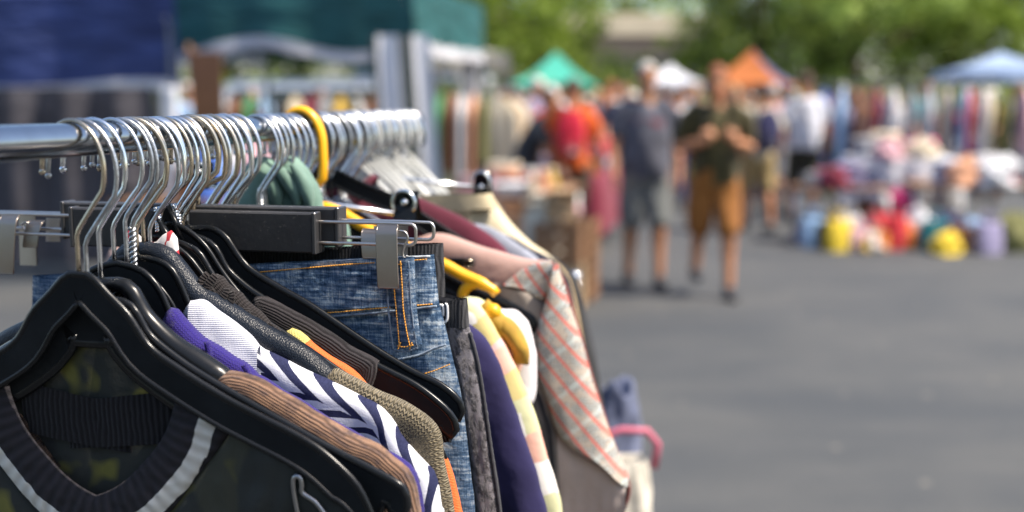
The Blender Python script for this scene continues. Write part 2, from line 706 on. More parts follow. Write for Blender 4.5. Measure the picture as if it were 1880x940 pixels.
def hanger(name, label, t, arm, width=0.018, style='plate', mat=None, neck_u=0.0, hook=None, group=None, rim=0.0024, tips=True, thick=0.0035, shrink=None):
    """arm: list of (u, z) along the top edge from the neck to the tip; mirrored on the far side"""
    mat = mat or BLACKP
    root = thing(name, RK(t, 0, arm[0][1]), label, 'hanger', group, rz=YAW)
    mb = MB()
    arm = smooth_path(arm, 44)
    full = [(-u, z) for u, z in arm[::-1]] + arm
    # drop doubles at the centre
    if abs(full[43][0] - full[44][0]) < 1e-3: full.pop(44)
    if style == 'round':
        n = len(full)
        rr = [width * (0.55 + 0.45 * min(1, abs(i / (n - 1) - 0.5) * 6)) for i in range(n)]
        if shrink is not None:
            rr = [r_ if abs(full[i][0]) < shrink else r_ * .62 for i, r_ in enumerate(rr)]
        for i in range(3):
            rr[i] *= (0.45 + 0.2 * i); rr[-1 - i] *= (0.45 + 0.2 * i)
        mb.tube([RK(t, u, z) for u, z in full], rr, 14, ry=rr)
    else:
        n = len(full)
        low = []
        for i, (u, z) in enumerate(full):
            a, b = full[max(0, i - 1)], full[min(n - 1, i + 1)]
            d = Vector((b[0] - a[0], b[1] - a[1])); d.normalize()
            nrm = Vector((d.y, -d.x))
            k = min(i, n - 1 - i) / 6
            w_ = width * (1 if tips is False else min(1, 0.30 + 0.70 * min(1, k)))
            low.append((u + nrm.x * w_, z + nrm.y * w_))
        rows_f = [[RK(t - thick / 2, *full[i]), RK(t - thick / 2, (full[i][0] + low[i][0]) / 2, (full[i][1] + low[i][1]) / 2), RK(t - thick / 2, *low[i])] for i in range(n)]
        rows_b = [[RK(t + thick / 2, *full[i]), RK(t + thick / 2, (full[i][0] + low[i][0]) / 2, (full[i][1] + low[i][1]) / 2), RK(t + thick / 2, *low[i])] for i in range(n)]
        mb.grid(rows_f)
        mb.grid(rows_b, flip=True)
        loop = [RK(t, *p) for p in full] + [RK(t, *p) for p in low[::-1]]
        mb.tube(loop, rim, 8, closed=True, ry=rim * 1.5, mi=1)
    mb.build('hanger_body', mat if style == 'round' else [BLACKWEB, mat], root)
    if hook is not None:
        add_hook(root, t, **hook)
    return root


def drop_at(arm):
    return ZR - arm[0][1] - 0.002


HG = 'hangers on the rack with garments'
rnd = random.Random(3)


def std_arm(zn, tip_u=0.215, tip_z=None):
    """generic arm from a neck height"""
    tip_z = tip_z if tip_z is not None else zn - 0.115
    dz = zn - tip_z
    return [(0, zn), (0.018, zn - 0.001), (0.034, zn - 0.010), (0.05, zn - 0.030), (0.07, zn - 0.05), (0.12, zn - 0.05 - (dz - .05) * .35),
            (0.17, zn - .05 - (dz - .05) * .7), (tip_u - 0.008, tip_z + 0.006), (tip_u, tip_z - 0.008), (tip_u - 0.003, tip_z - 0.02)]


def neck(arm, t, u0=0.0):
    """prepend the hidden middle of the hanger"""
    a = px_arm(arm, t)
    z0 = a[0][1]
    if a[0][0] > 0.03:
        pre = [(0, z0 + min(0.035, (a[0][0] - 0.0) * 0.75)), (a[0][0] * 0.25, z0 + min(0.034, a[0][0] * .72)), (a[0][0] * 0.6, z0 + min(0.022, a[0][0] * 0.38))]
    else:
        pre = [(0, z0 + 0.0015)]
    return pre + a


T = {}
for k, px in dict(H1=131, H2=148, H3=170, H4=205, H5=243, H6=258, HW=268, H7=279, H8=284, H9=300, H10=322, H11=336).items():
    T[k] = TP(px)

ARMS = {
    'H1': [(235, 581), (273, 638), (331, 681), (414, 733), (490, 773), (535, 796), (583, 825), (624, 860), (656, 895), (678, 940), (690, 975)],
    'H2': [(235, 560), (273, 617), (331, 665), (385, 700), (450, 738), (530, 783), (600, 822), (680, 863), (727, 889), (742, 903), (746, 925), (741, 945)],
    'H3': [(235, 528), (267, 582), (315, 632), (363, 665), (414, 690), (480, 725), (560, 772), (640, 815), (700, 860), (740, 910), (752, 960)],
    'H4': [(235, 490), (264, 502), (292, 534), (312, 575), (340, 618), (400, 660), (480, 705), (580, 770), (680, 830), (738, 880), (762, 930)],
    'H5': [(250, 474), (285, 479), (310, 492), (326, 515), (340, 547), (356, 579), (372, 600), (440, 640), (520, 690), (600, 725), (700, 790), (765, 860), (790, 910)],
    'H6': [(240, 462), (275, 462), (305, 472), (331, 504), (356, 539), (380, 558), (430, 588), (490, 625), (560, 664), (620, 700), (700, 742), (775, 790), (800, 830)],
    'H7': [(276, 433), (296, 437), (315, 448), (347, 473), (372, 505), (400, 537), (450, 575), (520, 622), (600, 670), (700, 738), (780, 790), (800, 822)],
    'H8': [(310, 440), (331, 448), (363, 464), (385, 499), (410, 533), (470, 580), (560, 640), (660, 708), (770, 775), (800, 805)],
    'H9': [(296, 410), (318, 413), (350, 429), (379, 457), (404, 496), (433, 534), (478, 582), (530, 622), (600, 672), (700, 733), (790, 790), (815, 825)],
    'H10': [(340, 432), (372, 441), (395, 457), (414, 493), (439, 518), (475, 545), (540, 583), (600, 620), (691, 672), (759, 707), (806, 742), (830, 768), (836, 788), (828, 800)],
    'H11': [(347, 422), (388, 421), (414, 438), (433, 467), (458, 496), (509, 528), (570, 563), (635, 607), (700, 650), (759, 685), (806, 707), (838, 733), (847, 752), (842, 768)],
}
# inside its garment an arm runs lower than the cloth it carries
TUCK = {'H3': (405, 22), 'H4': (312, 16), 'H5': (355, 16), 'H6': (600, 24), 'H9': (525, 14)}
for k_, (px_, dy_) in TUCK.items():
    ARMS[k_] = [(x, y + dy_ * min(1, max(0, (x - px_ + 12) / 45))) for x, y in ARMS[k_]]
SHRINK = {'H3': UZ(408, 690, T['H3'])[0], 'H6': UZ(606, 690, T['H6'])[0]}
ARM_UZ = {k: neck(v, T[k]) for k, v in ARMS.items()}
HK = {
    'H1': dict(R_=.021, yaw=.12), 'H2': dict(R_=.022, yaw=-.05), 'H3': dict(R_=.0215, yaw=.18, wire=.0018), 'H4': dict(R_=.0215, yaw=.05),
    'H5': dict(R_=.022, yaw=.16, wire=.0018), 'H6': dict(R_=.0215, yaw=-.1), 'H7': dict(R_=.022, yaw=.1, twist=True), 'H8': dict(R_=.021, yaw=.2),
    'H9': dict(R_=.0215, yaw=.02), 'H10': dict(R_=.022, yaw=.14, twist=True), 'H11': dict(R_=.021, yaw=.08, wire=.0018)}
LBL = {
    'H1': ('nearest flat black plastic hanger, with a strap notch, over the camouflage sweatshirt', 'plate', .0175),
    'H2': ('wide flat black hanger just behind the nearest one, its square tip uncovered', 'plate', .028),
    'H3': ('black round-armed hanger carrying the brown ribbed sweater', 'round', .0085),
    'H4': ('black plastic hanger carrying the purple knit cardigan', 'plate', .016),
    'H5': ('black plastic hanger carrying the navy and white striped polo', 'plate', .018),
    'H6': ('padded black vinyl hanger carrying the khaki knit sweater', 'round', .0105),
    'H7': ('black hanger with a twisted wire neck under the ruffled black ribbon top', 'plate', .015),
    'H8': ('thin black hanger between the ruffled top and the yellow knit', 'plate', .014),
    'H9': ('black plastic hanger carrying the orange top with yellow knit strap', 'plate', .016),
    'H10': ('black glossy hanger with the charcoal ribbed strap slung over it', 'plate', .024),
    'H11': ('empty glossy black hanger lying right in front of the blue jeans', 'plate', .024),
}
for k, (lb, st, wd) in LBL.items():
    h = dict(HK[k]); h['drop'] = drop_at(ARM_UZ[k])
    hr = hanger('plastic_hanger', lb, T[k], ARM_UZ[k], wd, st, PEBBLE if k == 'H6' else BLACKP, hook=h, group=HG,
                thick=0.004, shrink=SHRINK.get(k))
    if k == 'H1':
        # strap notch and lower brace of the nearest hanger
        q = [UZ(x, y, T[k] - .001) for x, y in ((600, 946), (580, 920), (557, 904), (556, 890), (553, 876), (545, 873), (540, 880), (541, 900), (546, 930), (552, 960))]
        n_ = MB(); n_.tube([RK(T[k] - .002, *p) for p in smooth_path(q, 40)], 0.0017, 8); n_.build('strap_notch', m_plain('worn_steel', (0.42, 0.42, 0.43), .3, 1.0), hr)


# ================================================================ garments
def garment(name, label, cat, t, edge, mat, z_hem=0.72, T_=0.009, c_drop=0.07, w0=0.011, fold=0.004, hang=None, N=110, K=26, seed=0.0, extra=None, hem_u=None, part=None, parent=None, both=True):
    """a garment on a hanger: 'edge' is its right silhouette in picture columns on the plane t (neck opening, shoulder, sleeve),
    carried on to the hem; the shape is closed, padded T_ each way and mirrored about the hanger"""
    e = [UZ(x, y, t) for x, y in edge]
    hu = hem_u if hem_u is not None else e[-1][0] + 0.01
    ez = e[-1][1]
    if ez > z_hem + .1:
        e += [((e[-1][0] + hu) / 2, (ez + z_hem) / 2), (hu, z_hem)]
    P = smooth_path(e, N)
    P = [(p[0] + .0011 * nz(i * .33, seed, 1) * min(1, i / 6), p[1] + .0013 * nz(i * .29, seed, 7) * min(1, i / 6)) for i, p in enumerate(P)]
    L = [0]
    for i in range(1, N): L.append(L[-1] + math.dist(P[i], P[i - 1]))
    PA = np.array(P); LA = np.array(L)
    SA, SB = PA[:-1], PA[1:]
    SD = SB - SA; SL = (SD ** 2).sum(1)

    def near(u, z):
        q = np.array((u, z))
        k = np.clip(((q - SA) * SD).sum(1) / SL, 0, 1)
        d = np.sqrt(((SA + SD * k[:, None] - q) ** 2).sum(1))
        i = int(d.argmin())
        return float(LA[i] + k[i] * math.sqrt(SL[i])), float(d[i])
    zc0 = P[0][1] - c_drop
    mb = MB()
    uvc_ = None
    for side in ((1, -1) if both else (1,)):
        fr, bk, uf = [], [], []
        for i in range(N):
            s = L[i] / L[-1]
            C = (0.0, zc0 + (z_hem - zc0) * s ** 1.15)
            rf, rbk, ru = [], [], []
            D = math.dist(P[i], C)
            for k in range(K):
                q = (k / (K - 1)) ** 1.9
                u = P[i][0] + (C[0] - P[i][0]) * q
                z = P[i][1] + (C[1] - P[i][1]) * q
                d = D * q
                ua, dn = near(u, z) if side > 0 else uvc_[i][k]
                de = min(d, dn * 1.6)
                h = T_ * math.sqrt(max(0, 1 - (1 - min(1, de / w0)) ** 2))
                fade = min(1, de / w0)
                ds = fold * fade * (nz(u * 26 + seed, z * 5, seed) + 0.5 * nz(u * 60, z * 22 + seed, 3)) * min(1, .25 + 2.2 * s) + .0011 * fade * (nz(ua * 55 + seed, dn * 90, seed + 2) + .6 * nz((ua + dn) * 120, dn * 60, seed + 4))
                us = u * side
                rf.append(RK(t - h - ds, us, z)); rbk.append(RK(t + h - ds * .4, us, z))
                ru.append((ua, dn))
            fr.append(rf); bk.append(rbk); uf.append(ru)
        mb.grid(fr, uf, flip=(side > 0))
        mb.grid(bk, uf, flip=(side < 0))
        uvc_ = uf
    if parent is not None:
        return mb.build(part or name, mat, parent)
    o = mb.build(name, mat)
    tag(o, label, cat)
    return o


def panel(Lc, Rc, n=60, k=18, bulge=0.004, th=0.003, wr=0.0, ws=(30, 8), seed=0.0, uvmode='plane', edge_pow=0.5):
    """loft between two curves of (px, py, t); a padded, double-sided sheet. returns an MB"""
    def W(c):
        c = smooth_path(c, n)
        return [(UZ(x, y, t), t) for x, y, t in c]
    A, B = W(Lc), W(Rc)
    fr, bk, uv = [], [], []
    la = 0
    for i in range(n):
        (a, ta), (b, tb) = A[i], B[i]
        if i: la += math.dist(((a[0] + b[0]) / 2, (a[1] + b[1]) / 2), ((A[i - 1][0][0] + B[i - 1][0][0]) / 2, (A[i - 1][0][1] + B[i - 1][0][1]) / 2))
        wdt = math.dist(a, b)
        rf, rb_, ru = [], [], []
        for j in range(k):
            q = j / (k - 1)
            u, z, t = a[0] + (b[0] - a[0]) * q, a[1] + (b[1] - a[1]) * q, ta + (tb - ta) * q
            pr = max(0, 1 - abs(2 * q - 1) ** (1 / edge_pow)) ** 0.5
            ds = wr * (nz(u * ws[0] + seed, z * ws[1], seed) + .5 * nz(u * ws[0] * 3, z * ws[1] * 3, seed + 5)) * pr
            rf.append(RK(t - (th + bulge) * pr - ds, u, z)); rb_.append(RK(t + th * pr - ds, u, z))
            ru.append((u, z) if uvmode == 'plane' else (la, q * wdt))
        fr.append(rf); bk.append(rb_); uv.append(ru)
    mb = MB()
    mb.grid(fr, uv, flip=True)
    mb.grid(bk, uv)
    return mb


# ---- brown ribbed sweater
BROWN = m_rib('brown_rib_knit', (0.25, 0.145, 0.093), 0.0016, 'v', c2=(0.06, 0.045, 0.05), streaks=0.75, contrast=0.40, depth=0.0012, warp=0.0005)
garment('brown_sweater', 'brown ribbed knit sweater on the round-armed hanger in front', 'sweater', T['H3'],
        [(404, 700), (406, 688), (416, 681), (432, 681), (480, 697), (540, 732), (600, 768), (660, 802), (695, 818), (722, 838), (748, 860), (764, 892), (772, 935), (776, 1000)],
        BROWN, T_=0.010, c_drop=.10, fold=.006, seed=1.2)
# ---- purple knit
PURPLE = m_knit('purple_fine_knit', (0.030, 0.019, 0.17), 0.0019, 0.0016, .7, .0007, contrast=.35)
pu = garment('purple_cardigan', 'purple fine knit cardigan hanging behind the brown sweater', 'cardigan', T['H4'],
             [(308, 598), (308, 575), (313, 561), (323, 566), (345, 592), (372, 618), (400, 634), (430, 655), (458, 668), (468, 684), (500, 701), (535, 725), (599, 763), (640, 787), (679, 811), (727, 836), (758, 860), (768, 885), (776, 925), (782, 1000)],
             PURPLE, T_=0.009, c_drop=.09, fold=.005, seed=2.2)
for q in (((392, 622), (396, 640), (397, 665), (392, 700)), ((459, 664), (466, 676), (470, 692), (466, 712))):
    s_ = MB(); s_.tube([RK(T['H4'] - .0095, *UZ(x, y, T['H4'])) for x, y in smooth_path(q, 16)], 0.0022, 8, ry=.0022)
    s_.build('knitted_seam', PURPLE, pu)


# ---- striped polo
def m_polo():
    x = NT('navy_white_stripe_pique')
    co = uvc(x)
    u, v = sepxy(x, co)
    def stripes(a, sg, ph):
        f = x.math('ADD', x.math('MULTIPLY', u, math.sin(R(a))), x.math('MULTIPLY', v, sg * math.cos(R(a))))
        f = x.math('ADD', f, ph)
        return x.math('LESS_THAN', x.math('FRACT', x.math('DIVIDE', f, 0.0108)), 0.44)
    up = stripes(18, -1, 1.0)
    lo = stripes(21, 1, 1.004)
    zone = x.math('GREATER_THAN', v, 0.0125)
    st = x.mix(zone, up, lo)
    coll = x.math('LESS_THAN', u, 0.072)
    st = x.mix(coll, st, (0, 0, 0))
    pq = x.n('ShaderNodeTexVoronoi'); pq.inputs['Scale'].default_value = 1100
    x.l(co, pq.inputs['Vector'])
    ribu = x.wave(uvc(x), 230, 'X')
    white = x.mix(x.ramp(pq.outputs['Distance'], [(0.1, (0, 0, 0)), (0.8, (1, 1, 1))]), (0.66, 0.67, 0.72), (0.60, 0.61, 0.67))
    navy = x.mix(pq.outputs['Distance'], (0.028, 0.032, 0.085), (0.012, 0.015, 0.045))
    col = x.mix(st, white, navy)
    nn = x.bump(pq.outputs['Distance'], 0.3, 0.0005)
    nn = x.bump(x.noise(x.coord('Object'), 30, 3), 0.2, 0.003, nn)
    m = x.setb(col, 0.85, 0, nn)
    x.b.inputs['Specular IOR Level'].default_value = 0.2
    return m


polo = garment('striped_polo', 'white polo shirt with diagonal navy stripes and a plain white collar', 'polo shirt', T['H5'],
        [(352, 590), (348, 560), (354, 552), (374, 551), (386, 556), (400, 570), (430, 592), (462, 618), (478, 636), (500, 646), (535, 664), (567, 681), (615, 704), (663, 726), (695, 745), (723, 774), (743, 806), (771, 838), (797, 863), (804, 885), (812, 940), (818, 1000)],
        m_polo(), T_=0.010, c_drop=.10, fold=.005, seed=3.3)
t5 = T['H5']
pc_ = panel([(350, 552, t5 - .006), (376, 550, t5 - .004), (402, 569, t5 - .004), (432, 590, t5 - .004), (462, 615, t5 - .005), (477, 634, t5 - .007)],
            [(352, 640, t5 - .011), (372, 655, t5 - .012), (400, 672, t5 - .012), (430, 690, t5 - .012), (455, 702, t5 - .012), (477, 706, t5 - .012)], 50, 20, .003, .0016, .0012, (40, 40), 3.0, edge_pow=.3)
pc_.build('collar', m_rib('white_collar_rib', (.62, .63, .69), .0013, 'v', var=.05, contrast=.95, depth=.0003, warp=.0001), polo)
# ---- khaki chunky knit
garment('khaki_sweater', 'khaki chunky knit sweater on the padded hanger, behind the striped polo', 'sweater', T['H6'],
        [(590, 700), (594, 688), (604, 680), (618, 676), (640, 688), (679, 707), (727, 731), (775, 756), (800, 777), (811, 800), (813, 832), (824, 883), (834, 940), (842, 1000)],
        m_knit('khaki_chunky_knit', (0.34, 0.28, 0.18), 0.0032, 0.0028, .7, .0022, contrast=.8, strength=1.0), T_=0.0085, c_drop=.10, fold=.004, seed=4.1)


# ---- orange top with yellow knit strap
def m_orange():
    x = NT('yellow_and_orange_knit')
    co = uvc(x)
    u, v = sepxy(x, co)
    h = knit_h(x, co, .0022, .0018, .8)
    k = x.math('LESS_THAN', u, 0.028)
    col = x.mix(k, (0.80, 0.15, 0.035), (0.62, 0.55, 0.18))
    col = x.mix(x.math('MULTIPLY', x.math('SUBTRACT', 1, h), .35), col, tone((.5, .3, .05), .4))
    return x.setb(col, .9, 0, x.bump(h, .6, .0009))


garment('orange_jumper', 'orange knit jumper with a pale yellow shoulder, mostly behind the khaki sweater', 'knit top', T['H9'],
        [(520, 622), (524, 610), (537, 602), (556, 612), (574, 630), (610, 654), (650, 680), (700, 735), (770, 785), (802, 806), (814, 828), (824, 850), (836, 885), (847, 935), (853, 1000)],
        m_orange(), T_=0.008, c_drop=.08, fold=.0015, seed=5.5)
# ---- charcoal ribbed strap top
garment('charcoal_ribbed_vest', 'charcoal ribbed strap vest slung over a hanger, in front of the jeans', 'tank top', T['H10'],
        [(468, 568), (469, 548), (475, 539), (490, 545), (522, 562), (586, 596), (635, 629), (663, 645), (690, 660), (697, 668), (693, 690), (685, 712), (670, 760), (664, 900)],
        m_rib('charcoal_rib', (0.032, 0.027, 0.030), 0.0019, 'v', contrast=.35, depth=.0014, warp=.0006), T_=0.0095, c_drop=.10, hem_u=.12, fold=.002, seed=6.1)
# ---- ruffled black ribbon top
RUF = m_rib('black_ribbon', (0.030, 0.025, 0.025), 0.0022, 'u', contrast=.5, depth=.001)
ru = garment('ribbon_camisole', 'black camisole with gathered ribbon straps, beside the brown blouse', 'camisole', T['H7'],
             [(382, 540), (384, 514), (392, 503), (408, 506), (425, 528), (440, 534), (455, 552), (472, 566), (484, 578), (500, 596), (516, 604), (520, 616), (512, 630), (500, 660), (500, 900)],
             RUF, T_=0.008, c_drop=.09, hem_u=.11, fold=.003, seed=7.1)
for i, (x, y) in enumerate(((390, 508), (402, 510), (424, 534), (436, 540), (466, 572), (478, 580), (505, 600))):
    a = UZ(x - 3, y + 32, T['H7']); b_ = UZ(x + 5, y - 11, T['H7'])
    r_ = MB()
    pts = [RK(T['H7'] - .012 - .003 * math.sin(k * 3.1), a[0] + (b_[0] - a[0]) * k + .0016 * math.sin(k * 7 + i), a[1] + (b_[1] - a[1]) * k) for k in np.linspace(0, 1, 9)]
    r_.tube(pts, [.0016 + .0030 * k for k in np.linspace(1, .3, 9)], 8, ry=.0009)
    r_.build('ruffle', RUF, ru)
# ---- brown sheer blouse
garment('brown_blouse', 'dark brown thin blouse whose shoulder shows behind the padded hanger', 'blouse', (T['H6'] + T['H7']) / 2,
        [(300, 470), (304, 458), (322, 462), (340, 480), (356, 505), (372, 526), (392, 548), (410, 566), (440, 590), (500, 640), (600, 700), (760, 800), (790, 900)],
        m_cloth('dark_brown_sheer', (0.045, 0.024, 0.022), .3, 10, .6, 700, .05), T_=0.004, c_drop=.12, fold=.0015, seed=8.8)


# ---- white shirt with red stripes
def m_whitered():
    x = NT('white_shirt_red_stripes')
    u, v = sepxy(x, uvc(x))
    f = x.math('FRACT', x.math('DIVIDE', x.math('ADD', x.math('MULTIPLY', u, .7), x.math('MULTIPLY', v, .7)), .0135))
    k = x.math('MULTIPLY', x.math('LESS_THAN', f, .3), x.math('LESS_THAN', u, .045))
    return x.setb(x.mix(k, (0.74, 0.70, 0.69), (0.45, 0.03, 0.045)), .8, 0, x.bump(x.noise(x.coord('Object'), 60, 3), .3, .002))


garment('white_shirt', 'white shirt with thin red stripes at its collar, peeping out between black hangers', 'shirt', T['HW'],
        [(228, 470), (230, 428), (240, 421), (252, 428), (266, 441), (290, 446), (304, 450), (316, 465), (328, 488), (342, 515), (356, 535), (373, 553), (395, 572), (440, 600), (600, 700), (740, 800), (770, 900)],
        m_whitered(), T_=0.004, c_drop=.06, fold=.001, seed=9.1)


# ---- camouflage sweatshirt in front
def m_camo():
    x = NT('dark_camouflage')
    co = x.coord('Object')
    n1 = x.noise(co, 13, 2, .4); n2 = x.noise(x.coord('Object', (1, 1, 1), (1, 2, .5)), 18, 2, .4); n3 = x.noise(x.coord('Object', (1, 1, 1), (2, .3, 1)), 22, 2.0, .4)
    c = x.mix(x.ramp(n1, [(0.50, (0, 0, 0)), (0.53, (1, 1, 1))]), (0.017, 0.020, 0.018), (0.036, 0.037, 0.024))
    c = x.mix(x.ramp(n2, [(0.56, (0, 0, 0)), (0.585, (1, 1, 1))]), c, (0.006, 0.007, 0.008))
    c = x.mix(x.ramp(n3, [(0.60, (0, 0, 0)), (0.66, (1, 1, 1))]), c, (0.14, 0.13, 0.026))
    nn = x.bump(x.noise(co, 800, 2), .3, .0005)
    nn = x.bump(x.noise(co, 28, 3), .35, .006, nn)
    return x.setb(c, .75, 0, nn)


CAMO = m_camo()
tc = T['H1'] + 0.007
sw = thing('camouflage_sweatshirt', RK(tc, 0, 1.2), 'dark green camouflage sweatshirt with a black ribbed collar carrying one white stripe', 'sweatshirt', rz=YAW)


def mirror(mb, tref):
    """add the mirror image about the hanger's centre (u -> -u)"""
    n0 = len(mb.v)
    v2 = []
    base = P0
    for p in mb.v:
        q = Vector(p) - base
        u = q.x * UD.x + q.y * UD.y
        tt = q.x * RD.x + q.y * RD.y
        v2.append(tuple(RK(tt, -u, p[2])))
    f2 = [tuple(n0 + i for i in f[::-1]) for f in mb.f]
    mb.uv += [u[::-1] for u in mb.uv]
    mb.mi += mb.mi
    mb.v += v2
    mb.f += f2
    return mb


def tt_(pts, t): return [(x, y, t) for x, y in pts]


outer = [(452, 752), (425, 790), (395, 832), (360, 878), (325, 925), (290, 965), (240, 1000), (180, 1020), (128, 1026)]
inner = [(322, 728), (318, 750), (305, 790), (286, 822), (262, 850), (232, 880), (200, 900), (165, 912), (128, 916)]
edge = [(560, 806), (610, 850), (650, 905), (684, 955), (700, 1020), (705, 1150), (706, 1400), (640, 1700), (128, 1750)]
p_ = panel(tt_(outer, tc), tt_(edge, tc + .002), 110, 60, .006, .003, .006, (30, 16), 1.0)
mirror(p_, tc).build('front', CAMO, sw)


def m_collar():
    x = NT('ribbed_collar_white_stripe')
    u, v = sepxy(x, uvc(x))
    wb = x.noise(uvc(x, (90, 400, 1)), 1, 2)
    vv = x.math('ADD', v, x.math('MULTIPLY', x.math('SUBTRACT', wb, .5), .0035))
    k = x.math('MULTIPLY', x.math('GREATER_THAN', vv, 0.0215), x.math('LESS_THAN', vv, 0.0330))
    rib = x.math('SINE', x.math('MULTIPLY', u, 2 * math.pi / 0.0085))
    h = x.math('MULTIPLY_ADD', rib, .5); h.node.inputs[2].default_value = .5
    fine = x.math('SINE', x.math('MULTIPLY', u, 2 * math.pi / 0.0013))
    dk = x.mix(h, (0.008, 0.007, 0.010), (0.022, 0.019, 0.025))
    wh = x.mix(h, (0.66, 0.62, 0.55), (0.84, 0.81, 0.74))
    nn = x.bump(h, .45, .002)
    nn = x.bump(fine, .5, .0006, nn)
    return x.setb(x.mix(k, dk, wh), .85, 0, nn)


p_ = panel(tt_(inner, tc - .001), tt_(outer, tc - .0005), 110, 24, .004, .002, .0022, (70, 60), 2.0, uvmode='arc')
mirror(p_, tc).build('collar', m_collar(), sw)
# back of the sweatshirt seen through the neck opening
bi = [(128, 600), (128, 700), (128, 800), (128, 900), (128, 1100), (128, 1400), (128, 1700)]
bo = [(300, 655), (330, 690), (380, 740), (500, 820), (640, 1000), (690, 1200), (690, 1700)]
p_ = panel(tt_(bi, tc + .012), tt_(bo, tc + .010), 50, 30, .002, .002, .003, (18, 6), 4.0)
mirror(p_, tc).build('back', CAMO, sw)
nb = panel(tt_([(128, 735), (128, 770), (128, 800), (128, 822)], tc + .0065), tt_([(330, 715), (330, 750), (325, 785), (318, 812)], tc + .0065), 20, 24, .002, .0015, .001, (40, 40), 4.0, uvmode='plane')
mirror(nb, tc).build('neck_rib', m_rib('black_neck_rib', (0.016, 0.015, 0.018), .004, 'u', contrast=.4), sw)
# ================================================================ clamp hangers and the jeans
def m_denim():
    x = NT('washed_blue_denim')
    co = uvc(x)
    u, v = sepxy(x, co)
    ho = x.noise(x.coord('UV', (32, 380, 1)), 1, 5, .7)
    ve = x.noise(x.coord('UV', (900, 60, 1)), 1, 4, .7)
    bl = x.noise(x.coord('UV', (1, 1, 1)), 48, 5, .65)
    bl2 = x.noise(x.coord('UV', (1.0, 1.7, 1)), 130, 4, .6)
    f = x.math('ADD', x.math('MULTIPLY', ho, .40), x.math('MULTIPLY', ve, .24))
    f = x.math('ADD', f, x.math('MULTIPLY', bl, .28))
    f = x.math('ADD', f, x.math('MULTIPLY', bl2, .16))
    col = x.ramp(f, [(0.42, (0.012, 0.026, 0.056)), (0.49, (0.036, 0.078, 0.150)), (0.55, (0.12, 0.19, 0.295)), (0.595, (0.36, 0.43, 0.50)), (0.67, (.62, .66, .68))])
    tw = x.math('SINE', x.math('MULTIPLY', x.math('ADD', u, v), 2 * math.pi / 0.0011))
    nn = x.bump(tw, .35, .0006)
    nn = x.bump(x.noise(x.coord('UV'), 420, 3), .6, .0012, nn)
    nn = x.bump(x.noise(x.coord('UV', (1.2, 1, 1)), 75, 4, .6), .55, .006, nn)
    m = x.setb(col, .88, 0, nn)
    x.b.inputs['Specular IOR Level'].default_value = .15
    return m


DENIM = m_denim()
DENIM_L = m_cloth('faded_denim_edge', (0.22, 0.28, 0.36), .6, 160, .9, 1200)
STITCH = m_plain('orange_stitching', (0.72, 0.33, 0.04), .6, 0, .2, 300)
tj = TP(345) + 0.012
jeans = thing('blue_jeans', RK(tj, 0, 1.3), 'washed blue denim jeans with orange stitching, clamped in a black trouser hanger', 'jeans', rz=YAW)


def J(x, y, dt=0.0):
    return (x, y, tj + dt)


# body: left curve / right curve from waist to hem (the left half is hidden by nearer hangers)
Lc = [J(60, 512), J(58, 600), J(52, 750), J(45, 950), J(40, 1300), J(40, 1700)]
Rc = [J(796, 469), J(800, 500), J(804, 545), J(818, 600), J(832, 660), J(846, 720), J(857, 800), J(866, 880), J(873, 950), J(890, 1300), J(890, 1700)]
panel(Lc, Rc, 150, 90, .004, .003, .0026, (36, 42), 3.0, edge_pow=.16).build('denim_body', DENIM, jeans)
# waistband: sits proud of the body
Lw = [J(60, 506, -.003), J(60, 545, -.003), J(60, 590, -.003)]
Rw = [J(797, 467, -.003), J(800, 500, -.003), J(806, 556, -.003)]


def strip(pts_px, width_px, dt, th, mat, name, parent, t=None, n=50, close=True):
    """a flat folded strip following a centre line given in picture columns on the jeans' plane"""
    t = tj if t is None else t
    c = smooth_path(pts_px, n)
    a, b = [], []
    for i, (x, y) in enumerate(c):
        x0, y0 = c[max(0, i - 1)]; x1, y1 = c[min(n - 1, i + 1)]
        L = math.hypot(x1 - x0, y1 - y0)
        nx, ny = -(y1 - y0) / L, (x1 - x0) / L
        a.append((x + nx * width_px / 2, y + ny * width_px / 2, t + dt)); b.append((x - nx * width_px / 2, y - ny * width_px / 2, t + dt))
    return panel(b, a, n, 9, th * .6, th, 0).build(name, mat, parent)


def jz(x, y):
    """front surface offset of the jeans body at a picture point (t of its face)"""
    return tj - 0.0185


panel(Lw, Rw, 24, 90, .006, .002, .0012, (40, 60), 9.0, edge_pow=.14).build('waistband', DENIM, jeans)
FJ = -0.0245
# rolled seam ridges and bright worn edges
for q, r_, nm, mt, dt in (
        ([(440, 491), (480, 489), (560, 482), (640, 476), (720, 471), (795, 468)], .0011, 'waist_edge', m_cloth('bleached_denim_hem', (.46, .50, .53), .5, 150, .9, 1200), -.008),
        ([(560, 577), (600, 578), (660, 573), (720, 568), (765, 563), (808, 558)], .0012, 'band_seam', DENIM_L, -.0098),
        ([(700, 668), (735, 657), (775, 648), (800, 637), (823, 629)], .0012, 'yoke_seam', DENIM_L, -.0072)):
    m_ = MB(); c = smooth_path(q, 60)
    m_.tube([RK(tj + dt + .0006 * nz(i * .35, 1), *UZ(x, y, tj)) for i, (x, y) in enumerate(c)], [r_ * (1 + .35 * nz(i * .6, 4)) for i in range(60)], 7, ry=r_ * .8)
    m_.build(nm, mt, jeans)


